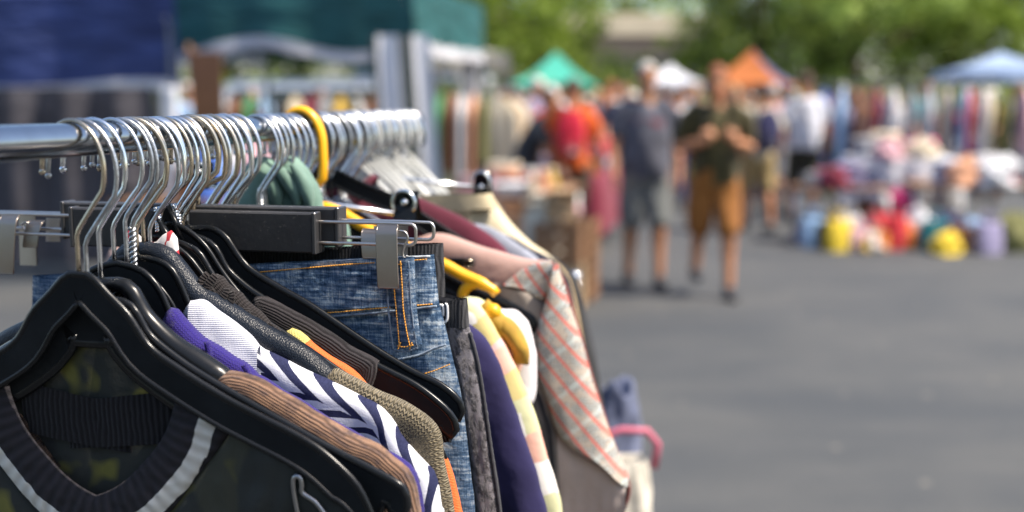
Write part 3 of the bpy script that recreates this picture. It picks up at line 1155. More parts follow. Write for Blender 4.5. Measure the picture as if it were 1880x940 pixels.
def stitches(paths, dt, parent, name='stitching', step=.0021, r=.00034):
    for q in paths:
        m_ = MB()
        pl = [UZ(x, y, tj) for x, y in smooth_path(q, 60)]
        L = sum(math.dist(pl[i], pl[i + 1]) for i in range(59))
        c = smooth_path(pl, max(4, int(L / step) + 1))
        zig = []
        for i in range(len(c) - 1):
            a, b = c[i], c[i + 1]
            zig += [(RK(tj + dt + .0004, *a), r * .8), (RK(tj + dt, a[0] + (b[0] - a[0]) * .2, a[1] + (b[1] - a[1]) * .2), r * 1.25),
                    (RK(tj + dt - .0004, (a[0] + b[0]) / 2, (a[1] + b[1]) / 2), r * 1.45), (RK(tj + dt, a[0] + (b[0] - a[0]) * .8, a[1] + (b[1] - a[1]) * .8), r * 1.25)]
        m_.tube([z[0] for z in zig], [z[1] for z in zig], 6)
        m_.build(name, STITCH, parent)


stitches([[(440, 499), (480, 496), (560, 489), (640, 482), (698, 478)], [(766, 474), (793, 472)]], -.0117, jeans)
stitches([[(586, 571), (640, 567), (690, 562), (726, 559)], [(768, 556), (803, 553)]], -.0117, jeans)
stitches([[(780, 683), (800, 677), (820, 669), (832, 664)]], -.0078, jeans)
# belt loop
lp = strip([(741, 472), (742, 500), (743, 540), (748, 590), (755, 634)], 40, -.0128, .0014, DENIM, 'belt_loop', jeans)
stitches([[(735, 510), (737, 540), (741, 580), (745, 628)], [(747, 474), (750, 520), (752, 560), (758, 600), (764, 628)], [(739, 480), (750, 480)],
          [(741, 627), (754, 629), (771, 625)], [(742, 634), (748, 620)], [(763, 634), (768, 620)]], -.0153, lp)
for q in ([(722, 500), (723, 540), (726, 580), (733, 634)], [(761, 474), (763, 520), (766, 560), (771, 600), (776, 630)], [(733, 635), (755, 638), (777, 631)]):
    m_ = MB(); c = smooth_path(q, 30)
    m_.tube([RK(tj - .0142, *UZ(x, y, tj)) for x, y in c], [.0007 + .0006 * nz(i * .9, 2) for i in range(30)], 6)
    m_.build('worn_edge', DENIM_L, lp)


CLIPM = m_plain('bronze_nickel', (0.36, 0.31, 0.265), 0.38, 1.0, 0.08, 30)


def clamp_hanger(label, t, bar_px, bar_y, rod_px, rod_y, clip_px, clip_y, hook, clip_w=None):
    """black wooden trouser hanger with two steel loops and sliding metal clips"""
    root = thing('trouser_hanger', RK(t, 0, UZ(345, bar_y[0], t)[1]), label, 'trouser hanger', rz=YAW)
    a = UZ(bar_px, bar_y[0], t); b = UZ(bar_px, bar_y[1], t)
    hw = a[0]; zc = (a[1] + b[1]) / 2; hh = (a[1] - b[1]) / 2
    mb = MB(); c = RK(t, 0, zc)
    mb.box((c.x, c.y, c.z), (hw * 2 - .004, .016, hh * 2), YAW, .0012)
    mb.build('wooden_bar', BLACKW, root, smooth=False)
    for s in (1, -1):
        m2 = MB(); c = RK(t, s * (hw - .001), zc); m2.box((c.x, c.y, c.z), (.0035, .0175, hh * 2 + .0015), YAW, .0008); m2.build('end_plate', m_plain('blackened_steel', (.09, .09, .095), .35, .6), root, smooth=False)
        r0 = UZ(rod_px, rod_y[0], t); r1 = UZ(rod_px, rod_y[1], t)
        rc = .0045
        P = [(hw - .01, r0[1])] + [(hw + (r0[0] - rc - hw) * k, r0[1]) for k in (.1, .4, .8)] + [(r0[0] - rc + rc * math.sin(R(q)), r0[1] - rc + rc * math.cos(R(q))) for q in (20, 45, 70, 90)]
        P += [(r0[0] - rc + rc * math.cos(R(q)), r1[1] + rc - rc * math.sin(R(q))) for q in (0, 30, 60, 90)] + [(hw + (r0[0] - rc - hw) * k, r1[1]) for k in (.8, .4, .1)] + [(hw - .01, r1[1])]
        m3 = MB(); m3.tube([RK(t - .001, u * s, z) for u, z in P], .0013, 9); m3.build('sliding_rod', NICKEL, root)
        # clip
        c0 = UZ(clip_px[0], clip_y[0], t); c1 = UZ(clip_px[1], clip_y[1], t)
        uc = (c0[0] + c1[0]) / 2; w_ = abs(c1[0] - c0[0]); h_ = c0[1] - c1[1]; zm = (c0[1] + c1[1]) / 2
        m4 = MB()
        rows = []
        for k in np.linspace(0, 1, 14):
            zz = c0[1] - h_ * k
            dy = -.0125 + .0050 * (1 - k) ** 2 + .003 * max(0, .08 - k) / .08
            sk = (-.0008 + .0024 * k)
            rows.append([RK(t + dy, s * (uc - w_ / 2 + sk + w_ * q), zz) for q in (0, .03, .5, .97, 1)])
        m4.grid(rows, flip=True)
        m4.grid([[Vector(p) + RD * .0012 for p in r_] for r_ in rows])
        m4.tube([Vector(r_[0]) + RD * .0006 for r_ in rows], .0007, 6); m4.tube([Vector(r_[-1]) + RD * .0006 for r_ in rows], .0007, 6)
        m4.tube([Vector(p) + RD * .0006 for p in rows[0]], .0007, 6); m4.tube([Vector(p) + RD * .0006 for p in rows[-1]], .0007, 6)
        cl = m4.build('clip', CLIPM, root)
        m5 = MB()
        m5.grid([[RK(t + .017 - .002 * k, s * (uc - w_ / 2 + w_ * q), c0[1] - h_ * k * .95) for q in (0, .5, 1)] for k in (0, .3, .7, 1)])
        m5.grid([[RK(t + .0182 - .002 * k, s * (uc - w_ / 2 + w_ * q), c0[1] - h_ * k * .95) for q in (0, .5, 1)] for k in (0, .3, .7, 1)], flip=True)
        m5.build('clip_back', NICKEL, cl)
        m6 = MB()
        sp = [(uc + w_ * .55, zm + h_ * .42), (uc + w_ * .85, zm + h_ * .40), (uc + w_ * .98, zm + h_ * .30), (uc + w_ * .80, zm + h_ * .16), (uc + w_ * .72, zm + h_ * .05), (uc + w_ * .80, zm - h_ * .03), (uc + w_ * .95, zm + h_ * .02)]
        m6.tube([RK(t - .006, s * u, z) for u, z in smooth_path(sp, 26)], .0009, 7)
        m6.build('spring_wire', NICKEL, cl)
    add_hook(root, t, **hook, drop=ZR - a[1])
    return root


th_ = TP(345) + .004
clamp_hanger('black wooden clamp hanger with satin clips, nearest of the two, holding the jeans', th_, 585, (390, 463), 764, (411, 450), (699, 737), (412, 524),
             dict(R_=.022, yaw=.1, wire=.0022, mat=BRASSY))
th2 = TP(362)
clamp_hanger('second black wooden clamp hanger, half hidden behind the one holding the jeans', th2, 627, (381, 450), 797, (408, 440), (672, 702), (420, 470),
             dict(R_=.023, yaw=.05, wire=.0020, mat=BRASSY))
# trousers on the second clamp hanger: charcoal with shiny lace strip
t_lace = th2 + .022


def m_lace():
    x = NT('shiny_black_lace')
    co = uvc(x)
    a = x.n('ShaderNodeTexVoronoi', feature='DISTANCE_TO_EDGE'); a.inputs['Scale'].default_value = 150
    dist = x.mix(.35, co, x.n('ShaderNodeTexNoise').outputs[1])
    x.l(co, a.inputs['Vector'])
    n1 = x.noise(x.coord('UV', (1, 2.2, 1)), 110, 5, .7)
    k = x.ramp(n1, [(.48, (0, 0, 0)), (.60, (1, 1, 1))])
    mesh = x.wave(x.coord('UV', (1, 1, 1), (0, 0, R(40))), 330, 'X')
    sh = x.ramp(x.noise(x.coord('UV', (26, 5, 1)), 1, 2), [(.4, (0, 0, 0)), (.6, (1, 1, 1))])
    c = x.mix(mesh, (0.07, .065, .07), (0.34, .31, .33))
    c = x.mix(x.math('MULTIPLY', k, .8), c, (.035, .034, .038))
    rr = x.ramp(k, [(0, (.32, .32, .32)), (1, (.75, .75, .75))])
    nn = x.bump(k, .8, .0015)
    nn = x.bump(mesh, .4, .0004, nn)
    return x.setb(c, rr, .15, nn)


tr = thing('lace_trousers', RK(t_lace, 0, 1.3), 'charcoal trousers with elastic waist and a shiny lace side strip, right behind the jeans', 'trousers', rz=YAW)
tl = t_lace


def Q(pts, t): return [(x, y, t) for x, y in pts]


ELAS = m_rib('charcoal_elastic', (0.055, 0.055, 0.060), .0028, 'u', contrast=.45, depth=.001)
CHAR = m_cloth('charcoal_jersey', (0.045, 0.045, 0.052), .25, 20, .85, 700)
panel(Q([(560, 468), (560, 600), (560, 800), (560, 1000), (560, 1700)], tl + .002), Q([(858, 552), (862, 600), (874, 650), (888, 725), (906, 830), (922, 940), (945, 1200), (960, 1700)], tl + .002), 90, 50, .006, .005, .004, (26, 5), 2.0, edge_pow=.2).build('trouser_leg', CHAR, tr)
panel(Q([(420, 462), (422, 500), (424, 545)], tl - .004), Q([(814, 446), (816, 495), (818, 545)], tl - .004), 20, 40, .008, .005, .002, (160, 12), 5.0, edge_pow=.2).build('elastic_waist', ELAS, tr)
panel(Q([(800, 550), (812, 598)], tl - .006), Q([(858, 548), (862, 600)], tl - .006), 14, 26, .004, .003, .0012, (150, 12), 6.0, edge_pow=.25).build('elastic_fold', ELAS, tr)
panel(Q([(812, 598), (830, 650), (846, 720), (858, 800), (868, 880), (876, 960), (892, 1200)], tl - .0075), Q([(862, 600), (876, 650), (888, 725), (902, 830), (917, 935), (930, 1100), (938, 1200)], tl - .006), 90, 20, .004, .002, .0016, (60, 30), 6.0, edge_pow=.25, uvmode='arc').build('lace_strip', m_lace(), tr)
zz = MB()
for q in ([(859, 600), (866, 620), (873, 660), (885, 725), (899, 830), (914, 930), (925, 1040)], [(868, 606), (881, 655), (893, 725), (908, 830), (923, 935), (934, 1040)]):
    zz.tube([RK(tl - .009, *UZ(x, y, tl)) for x, y in smooth_path(q, 80)], [.0016 + .0006 * nz(i * .8, 0) for i in range(80)], 7)
zz.build('side_piping', CHAR, tr)
# clear plastic S-shaped clip at the waistband corner
pc = MB()
for q in ([(803, 556), (806, 580), (828, 584), (830, 556), (826, 552)], [(808, 555), (810, 574), (818, 576), (816, 556), (822, 556), (823, 574)]):
    pc.tube([RK(tl - .014, *UZ(x, y, tl)) for x, y in smooth_path(q, 24)], .0011, 7)
pl = pc.build('waist_loop_clip', m_plain('clear_plastic', (.75, .76, .78), .12, 0, .02, 10, spec=.8), tr)

# ================================================================ further garments along the rail
BLU = m_cloth('navy_jersey', (0.026, 0.022, 0.085), .25, 14, .9, 900)
garment('navy_dress', 'plain navy blue jersey dress between the lace trousers and the floral blouse', 'dress', .105,
        [(820, 600), (850, 590), (870, 602), (892, 622), (915, 662), (940, 732), (965, 806), (988, 875), (1006, 945), (1022, 1010)], BLU, T_=.012, c_drop=.05, fold=.006, seed=11, w0=.03)


def m_patch():
    x = NT('pastel_patchwork_print')
    co = uvc(x)
    b = x.n('ShaderNodeTexBrick')
    b.inputs['Scale'].default_value = 26
    b.inputs['Mortar Size'].default_value = .0
    b.inputs['Brick Width'].default_value = .9; b.inputs['Row Height'].default_value = .55
    dn = x.n('ShaderNodeTexNoise'); dn.inputs['Scale'].default_value = 30
    x.l(co, dn.inputs['Vector'])
    cc = x.mix(.012, co, dn.outputs[1])
    v = x.n('ShaderNodeTexVoronoi', distance='CHEBYCHEV'); v.inputs['Scale'].default_value = 38; v.inputs['Randomness'].default_value = .75
    x.l(cc, v.inputs['Vector'])
    s = x.n('ShaderNodeSeparateColor'); x.l(v.outputs['Color'], s.inputs[0])
    col = x.ramp(s.outputs[0], [(0, (.62, .50, .20)), (.18, (.72, .68, .46)), (.36, (.76, .42, .32)), (.5, (.58, .57, .33)), (.64, (.82, .78, .72)), (.78, (.60, .36, .06)), (.88, (.76, .45, .42))], 'CONSTANT')
    m = x.setb(col, .75, 0, x.bump(x.noise(x.coord('Object'), 45, 3), .3, .004))
    return m


PATCH = m_patch()
garment('patchwork_blouse', 'pastel yellow, pink and olive patchwork print blouse behind the navy dress', 'blouse', .150,
        [(830, 560), (858, 548), (876, 556), (892, 575), (915, 612), (938, 655), (958, 700), (985, 765), (1003, 830), (1022, 890), (1034, 945), (1040, 1010)],
        PATCH, T_=.012, c_drop=.05, fold=.007, seed=12, w0=.03)
MUST = m_cloth('mustard_check', (0.46, 0.27, 0.035), .35, 30, .8, 600)
ms = garment('mustard_scarf', 'mustard yellow and cream scarf on the hanger behind the patchwork blouse', 'scarf', .175,
             [(860, 545), (880, 548), (900, 562), (925, 585), (945, 610), (958, 640), (962, 660), (950, 700), (930, 800)], PATCH, T_=.010, c_drop=.05, hem_u=.12, z_hem=1.0, fold=.004, seed=13)
for q in ([(885, 560), (905, 580), (925, 605), (938, 640)], [(900, 590), (930, 600), (955, 640), (955, 668)]):
    kk = MB(); kk.tube([RK(.165, *UZ(x, y, .165)) for x, y in smooth_path(q, 20)], [.012 * math.sin(math.pi * (.15 + .8 * i / 19)) for i in range(20)], 12, ry=.008)
    kk.build('knotted_fold', MUST, ms)
yb = MB(); yb.ball(RK(.16, *UZ(905, 572, .16)), .0075, 14, 10); yb.build('yellow_bead', YELLOWP, ms)
WH = m_cloth('off_white_cotton', (0.74, 0.71, 0.73), .08, 12, .8, 600)
garment('white_blouse', 'off-white blouse peeping out between the mustard scarf and the taupe jacket', 'blouse', .205,
        [(880, 560), (925, 568), (950, 572), (968, 590), (978, 620), (985, 660), (984, 720), (975, 745), (960, 760)], WH, T_=.010, c_drop=.05, hem_u=.12, z_hem=.95, fold=.004, seed=14)
garment('black_wool_cardigan', 'black cardigan behind the white blouse, only its dark front visible', 'cardigan', .232,
        [(850, 540), (890, 580), (930, 640), (965, 690), (988, 718), (1004, 760), (1014, 800), (1022, 900), (1030, 1000)], m_cloth('black_wool', (.018, .017, .020), .3, 20, .9, 500), T_=.008, c_drop=.05, fold=.004, seed=15)
RED = m_cloth('bright_pink_red', (0.75, 0.03, 0.09), .15, 14, .8, 700)
garment('pink_red_vest', 'bright pinkish red top, a sliver beside the tweed jacket', 'knit top', .240,
        [(860, 545), (900, 590), (945, 650), (985, 690), (1000, 720), (1010, 765), (1016, 790), (1018, 805), (1000, 830)], RED, T_=.006, c_drop=.05, hem_u=.12, z_hem=.95, fold=.003, seed=16)


# taupe / pink jacket with tweed turned out
def m_tweed():
    x = NT('herringbone_tweed_red_stripe')
    co = uvc(x)
    u, v = sepxy(x, co)
    a = R(50)
    p = x.math('ADD', x.math('MULTIPLY', u, math.cos(a)), x.math('MULTIPLY', v, -math.sin(a)))
    q = x.math('ADD', x.math('MULTIPLY', u, math.sin(a)), x.math('MULTIPLY', v, math.cos(a)))
    pp = x.math('DIVIDE', x.math('PINGPONG', q, .0040), .0040)
    f = x.math('SINE', x.math('MULTIPLY', x.math('ADD', p, x.math('MULTIPLY', pp, .0044)), 2 * math.pi / .0040))
    fk = x.math('GREATER_THAN', f, 0)
    base = x.mix(fk, (.17, .12, .095), (.42, .47, .46))
    base = x.mix(x.ramp(x.noise(co, 90, 3), [(.45, (0, 0, 0)), (.6, (1, 1, 1))]), base, (.42, .36, .30))
    st = x.math('LESS_THAN', x.math('FRACT', x.math('DIVIDE', x.math('ADD', q, 3.0), .0128)), .24)
    cr = x.math('LESS_THAN', x.math('FRACT', x.math('DIVIDE', x.math('ADD', p, 3.0), .034)), .13)
    base = x.mix(x.math('MULTIPLY', cr, .3), base, (.55, .66, .66))
    base = x.mix(x.math('MULTIPLY', st, .78), base, (.58, .14, .11))
    m = x.setb(base, .9, 0, x.bump(x.noise(co, 700, 3), .5, .0008, x.bump(f, .3, .0006)))
    x.b.inputs['Specular IOR Level'].default_value = .15
    return m


TWEED = m_tweed()
LINING = m_cloth('dusty_pink_lining', (0.44, 0.285, 0.245), .14, 9, .8, 500)
TAUPE = m_cloth('taupe_wool', (0.25, 0.215, 0.185), .14, 9, .9, 700)
tt = .262
jk = garment('tweed_jacket', 'tweed jacket with red stripes, hung inside out so its dusty pink and taupe lining shows', 'jacket', tt,
             [(780, 432), (800, 428), (830, 432), (870, 447), (920, 462), (965, 474), (1006, 479), (1024, 488), (1034, 515), (1046, 560), (1060, 610), (1082, 690), (1108, 765), (1132, 830), (1146, 860), (1152, 880), (1150, 910), (1140, 950)],
             LINING, T_=.012, c_drop=.04, fold=.004, seed=17, w0=.03)
panel(Q([(905, 520), (915, 560), (940, 640), (960, 760), (990, 940), (1000, 1200)], tt - .020), Q([(975, 535), (1000, 560), (1004, 620), (1000, 700), (1030, 850), (1040, 1200)], tt - .020), 60, 26, .006, .004, .004, (30, 8), 5.0, edge_pow=.25).build('taupe_facing', TAUPE, jk)
panel(Q([(925, 521), (955, 497), (990, 481), (1014, 479)], tt - .017), Q([(935, 523), (972, 538), (1000, 548), (1024, 490)], tt - .022), 30, 22, .004, .003, .001, (30, 30), 5.0, edge_pow=.25).build('lapel', TWEED, jk)
panel(Q([(1021, 484), (1008, 515), (1004, 545), (990, 590), (984, 640), (988, 690), (1006, 740), (1022, 790), (1050, 818), (1085, 836), (1120, 858)], tt - .024),
      Q([(1024, 486), (1036, 520), (1050, 565), (1066, 612), (1088, 692), (1112, 765), (1134, 825), (1146, 852), (1152, 868), (1155, 880), (1156, 890)], tt - .012), 90, 30, .012, .004, .003, (20, 10), 6.0, edge_pow=.3).build('turned_sleeve', TWEED, jk)
panel(Q([(1024, 792), (1050, 822), (1085, 842), (1118, 858), (1150, 888)], tt - .018), Q([(1040, 1000), (1070, 985), (1095, 975), (1125, 960), (1150, 935)], tt - .018), 50, 26, .006, .004, .003, (30, 8), 6.0, edge_pow=.25).build('cuff_lining', m_cloth('pale_striped_lining', (.50, .42, .38), .15, 20, .8, 600), jk)
fl = MB(); fl.tube([RK(tt - .012, *UZ(x, y, tt)) for x, y in smooth_path([(1024, 486), (1040, 520), (1062, 590), (1090, 690), (1114, 765), (1136, 826), (1152, 866), (1157, 890), (1152, 915), (1140, 945)], 60)], .0022, 7)
fl.build('piped_edge', m_cloth('dark_red_piping', (.20, .06, .05), .2, 20, .8, 600), jk)
bk_ = MB(); c = RK(tt - .016, *UZ(846, 477, tt)); bk_.box((c.x, c.y, c.z), (.036, .003, .0085), YAW, .001); b2 = bk_.build('zip_tape', BLACKP, jk, smooth=False)
b3 = MB(); b3.tube([RK(tt - .019, *UZ(x, y, tt)) for x, y in ((862, 472), (876, 473), (876, 486), (862, 485))], .0007, 6, closed=True); b3.build('zip_pull', BRASSY, b2)

# maroon sweater
MAR = m_cloth('maroon_wool', (0.105, 0.014, 0.030), .2, 12, .95, 900, .3)
garment('maroon_sweater', 'maroon wool sweater with slumped shoulder behind the clip hanger rods', 'sweater', .335,
        [(584, 322), (592, 317), (604, 324), (620, 336), (648, 356), (672, 365), (696, 368), (716, 358), (734, 352), (750, 354), (766, 362), (806, 378), (854, 402), (886, 421), (918, 446), (936, 470), (955, 520), (985, 640), (1010, 800), (1030, 950)],
        MAR, T_=.014, c_drop=.05, fold=.006, seed=18, w0=.035)
garment('grey_blue_jumper', 'grey-blue thin top whose shoulder edge shows right of the maroon sweater', 'knit top', .375,
        [(840, 410), (890, 412), (915, 425), (940, 440), (965, 458), (985, 472), (1010, 500), (1035, 560), (1050, 640), (1060, 760), (1080, 950)], m_cloth('grey_blue_jersey', (.30, .32, .38), .3, 30, .8, 700), T_=.009, c_drop=.05, fold=.004, seed=19, w0=.03)
garment('navy_blazer', 'dark navy blazer sleeve behind the grey-blue top', 'blazer', .395,
        [(860, 418), (910, 424), (940, 436), (975, 455), (1000, 468), (1028, 490), (1045, 515), (1056, 560), (1066, 620), (1080, 720), (1100, 950)], m_cloth('dark_navy_wool', (.02, .022, .04), .3, 20, .8, 700), T_=.009, c_drop=.05, fold=.004, seed=20, w0=.03)
# cream trousers on clip hanger
CREAM = m_cloth('cream_linen', (0.60, 0.52, 0.36), .12, 10, .85, 700)
tb = .445
ct = thing('cream_trousers', RK(tb, 0, 1.35), 'cream linen trousers hanging from a black clip at the far part of the rack', 'trousers', rz=YAW)
panel(Q([(690, 366), (690, 450), (690, 700), (690, 1200)], tb), Q([(902, 356), (935, 405), (975, 445), (1010, 470), (1035, 510), (1052, 560), (1062, 640), (1075, 760), (1090, 1200)], tb + .01), 70, 40, .012, .010, .006, (26, 6), 7.0, edge_pow=.2).build('trouser_front', CREAM, ct)
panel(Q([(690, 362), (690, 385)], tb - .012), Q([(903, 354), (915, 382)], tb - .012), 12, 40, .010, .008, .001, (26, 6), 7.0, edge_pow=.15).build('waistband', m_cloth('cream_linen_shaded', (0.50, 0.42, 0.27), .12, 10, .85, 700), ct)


def clip_rod_hanger(label, t, rod, clip_px, clip_y, hook, hgt):
    """steel trouser hanger: one straight rod with black clips"""
    a0 = UZ(rod[0][0], rod[0][1], t); a1 = UZ(rod[1][0], rod[1][1], t)
    root = thing('clip_hanger', RK(t, 0, a0[1]), label, 'clip hanger', rz=YAW)
    m_ = MB()
    sl = (a1[1] - a0[1]) / (a1[0] - a0[0])
    P = [(-a1[0], a1[1] + 2 * sl * -a1[0] * 0), (a1[0], a1[1])]
    pts = [RK(t, -a1[0], a0[1] - sl * a0[0] + sl * -a1[0]), RK(t, 0, a0[1] - sl * a0[0]), RK(t, a1[0], a1[1])]
    m_.tube(pts, .0022, 10)
    m_.build('steel_rod', CHROME, root)
    for s in (1, -1):
        u, z = UZ(clip_px, clip_y[0], t)
        z1 = UZ(clip_px, clip_y[1], t)[1]
        z = z if s > 0 else z - 2 * sl * u
        z1 = z1 if s > 0 else z1 - 2 * sl * u
        h_ = z - z1
        c_ = MB()
        for dy, sg in ((-.010, 1), (.010, -1)):
            rows = [[RK(t + dy * (.55 + .45 * abs(2 * k - .8)) , s * u + wq * (.0085 if k < .25 else .0085 + .003 * k), z - h_ * k) for wq in (-1, -.8, .8, 1)] for k in np.linspace(0, 1, 12)]
            c_.grid(rows, flip=sg > 0)
            c_.grid([[Vector(p) + RD * (.0016 if sg > 0 else -.0016) for p in r_] for r_ in rows], flip=sg < 0)
        cp = c_.build('clip', BLACKP, root)
        k_ = MB(); k_.tube([RK(t - .012, s * u + .011 * math.cos(q), z - .010 + .012 * math.sin(q)) for q in np.linspace(-.6, math.pi + .6, 16)], .0016, 8)
        k_.tube([RK(t + .010, s * u, z - h_ * .35), RK(t - .013, s * u, z - h_ * .35)], .003, 10)
        k_.build('clip_spring', CHROME, cp)
    add_hook(root, t, **hook, drop=ZR - pts[1].z)
    return root


clip_rod_hanger('steel rod hanger with a black clip standing above the second clamp hanger', .215, ((580, 371), (742, 395)), 748, (352, 402), dict(R_=.019, yaw=.1, wire=.0020), .02)
clip_rod_hanger('steel rod hanger with a black clip gripping the cream trousers', tb - .004, ((722, 326), (880, 345)), 887, (318, 386), dict(R_=.019, yaw=.0, wire=.0018), .02)

# teal scarf
SC = m_cloth('sage_green_satin', (0.15, 0.25, 0.20), .3, 18, .6, 600, .2)
gs = .155
s_ = garment('green_scarf', 'sage green scarf bunched over a hanger below the yellow hook', 'scarf', gs,
             [(508, 300), (524, 287), (545, 290), (560, 305), (578, 330), (588, 352), (592, 372), (600, 392), (640, 420)], SC, T_=.016, c_drop=.004, hem_u=.10, z_hem=1.05, fold=.012, seed=21, w0=.03)
for q in ([(520, 300), (540, 325), (556, 350), (560, 375)], [(508, 320), (520, 345), (525, 380)], [(550, 300), (572, 335), (585, 380)]):
    kk = MB(); kk.tube([RK(gs - .017, *UZ(x, y, gs)) for x, y in smooth_path(q, 20)], [.007 * math.sin(math.pi * (.1 + .8 * i / 19)) for i in range(20)], 10)
    kk.build('scarf_fold', SC, s_)

# yellow plastic hanger
ty = TP(552)
ya = neck([(575, 377), (620, 388), (665, 414), (715, 440), (770, 466), (815, 486), (850, 505), (880, 518), (905, 532), (912, 540)], ty)
yh = thing('yellow_hanger', RK(ty, 0, ya[0][1]), 'bright yellow thick plastic hanger with a big open hook', 'hanger', HG, rz=YAW)
m_ = MB(); full = smooth_path(ya, 40); full = [(-u, z) for u, z in full[::-1]][:-1] + full
n = len(full); m_.tube([RK(ty, *p) for p in full], [.0058 if 2 < i < n - 3 else .0045 for i in range(n)], 14); m_.build('hanger_body', YELLOWP, yh)
m_ = MB(); e = [UZ(x, y, ty) for x, y in smooth_path([(878, 520), (866, 522), (856, 528), (850, 538), (850, 546)], 14)]
m_.tube([RK(ty, *p) for p in e], .005, 12); m_.build('strap_hook', YELLOWP, yh)
m_ = MB()
Ry = .0265
zc = ZR + RAIL_R + .0052 - Ry + .004
Rz = Ry * 1.25
zc = ZR + RAIL_R + .0062 - Rz
P = [(0, ya[0][1]), (-.002, zc - Rz * 1.25), (-.012, zc - Rz * .95)]
P += [(-Ry * .82 * math.cos(R(a)), zc + Rz * math.sin(R(a))) for a in np.linspace(-25, 175, 24)]
P += [(Ry * .84, zc - Rz * .55), (Ry * .80, zc - Rz * .95), (Ry * .62, zc - Rz * 1.12), (Ry * .42, zc - Rz * 1.10)]
m_.tube([RK(ty, *p) for p in P], .0052, 14, ry=.0042); m_.build('hook', YELLOWP, yh)
# black hanger right behind it: its arm shows below the yellow one
tyb = TP(566)
ba = neck([(590, 388), (640, 402), (700, 440), (815, 505), (880, 538), (935, 560), (960, 572), (974, 585), (980, 598), (976, 606)], tyb)
hk = dict(R_=.022, yaw=.05, wire=.0036, mat=BLACKP); hk['drop'] = drop_at(ba)
hanger('plastic_hanger', 'black plastic hanger with a black hook, right behind the yellow one', tyb, ba, .013, 'plate', hook=hk, group=HG, rim=.003)
# black arm showing above the maroon sweater
tk = TP(610)
ba = neck([(628, 320), (660, 336), (700, 353), (732, 366), (760, 385), (860, 450), (930, 500)], tk)
hk = dict(R_=.019, yaw=.05, wire=.0017, twist=True); hk['drop'] = drop_at(ba)
hanger('plastic_hanger', 'black plastic hanger whose arm slopes over the maroon sweater', tk, ba, .014, 'plate', hook=hk, group=HG)

# ---------------------------------------------------------------- the many other hooks along the rail
used_px = [131, 148, 170, 205, 243, 258, 279, 284, 300, 322, 336, 345, 362, 552, 566, 610]


def small_hanger(px, R_, yaw, wire, mat, twist, label, hw=.10, kind='wire'):
    t = TP(px)
    root = thing('wire_hanger', RK(t, 0, ZR - .1), label, 'hanger', 'plain wire hangers along the rail', rz=YAW)
    drop = .070 + .012 * rnd.random()
    zn = ZR - drop
    m_ = MB()
    if kind == 'wire':
        hz = .055 + .02 * rnd.random()
        loop = [(0, zn), (hw * .5, zn - hz * .42), (hw - .006, zn - hz * .92), (hw, zn - hz - .004), (hw - .006, zn - hz - .01), (0, zn - hz - .012), (-hw + .006, zn - hz - .01), (-hw, zn - hz - .004), (-hw + .006, zn - hz * .92), (-hw * .5, zn - hz * .42)]
        m_.tube([RK(t, *p) for p in loop], wire, 7, closed=True)
    else:
        m_.tube([RK(t, -hw, zn - .012), RK(t, -hw + .01, zn - .004), RK(t, 0, zn), RK(t, hw - .01, zn - .004), RK(t, hw, zn - .012)], .0035, 8)
    m_.build('hanger_body', mat if kind == 'wire' else BLACKP, root)
    add_hook(root, t, yaw, R_, drop, wire, mat, twist, tip=178 + 12 * rnd.random())
    return root


def ordinal(i):
    names = ['first', 'second', 'third', 'fourth', 'fifth', 'sixth', 'seventh', 'eighth', 'ninth', 'tenth', 'eleventh', 'twelfth', 'thirteenth', 'fourteenth', 'fifteenth', 'sixteenth', 'seventeenth', 'eighteenth', 'nineteenth', 'twentieth']
    return names[i]


sets = [
    ('between the jeans clamp hangers and the gap in the rail', [(372, .0215, .05, .0019, CHROME2, 0), (386, .021, .12, .0021, BRASSY, 0), (397, .022, .0, .0019, CHROME2, 0), (410, .0225, .1, .0022, CHROME2, 0), (421, .0215, .02, .0018, BRASSY, 0), (432, .022, .08, .0021, CHROME2, 0)]),
    ('between the gap in the rail and the yellow hook', [(470, .020, .1, .0016, CHROME2, 0), (479, .020, -.05, .0017, CHROME2, 1), (487, .021, .12, .0017, CHROME2, 0), (497, .020, .05, .0017, CHROME2, 0), (512, .021, .0, .0017, CHROME2, 0), (523, .020, .1, .0017, CHROME2, 1), (534, .021, .04, .0017, CHROME2, 0)]),
    ('between the yellow hook and the white wire hangers', [(577, .020, .1, .0022, CHROME2, 0), (586, .021, .0, .0022, CHROME2, 1), (596, .020, .1, .0018, CHROME2, 0), (603, .020, .02, .0017, BLACKP, 0), (620, .021, .08, .0024, CHROME2, 0), (630, .020, .0, .0024, CHROME2, 1), (640, .021, .1, .0026, CHROME2, 0)]),
]
for phrase, lst in sets:
    for i, (px, R_, yaw, wire, mat, tw) in enumerate(lst):
        small_hanger(px, R_, yaw, wire, mat, bool(tw), f'{ordinal(i)} hook {phrase}', hw=.07 if px < 450 else .09, kind='bar' if px < 450 else 'wire')
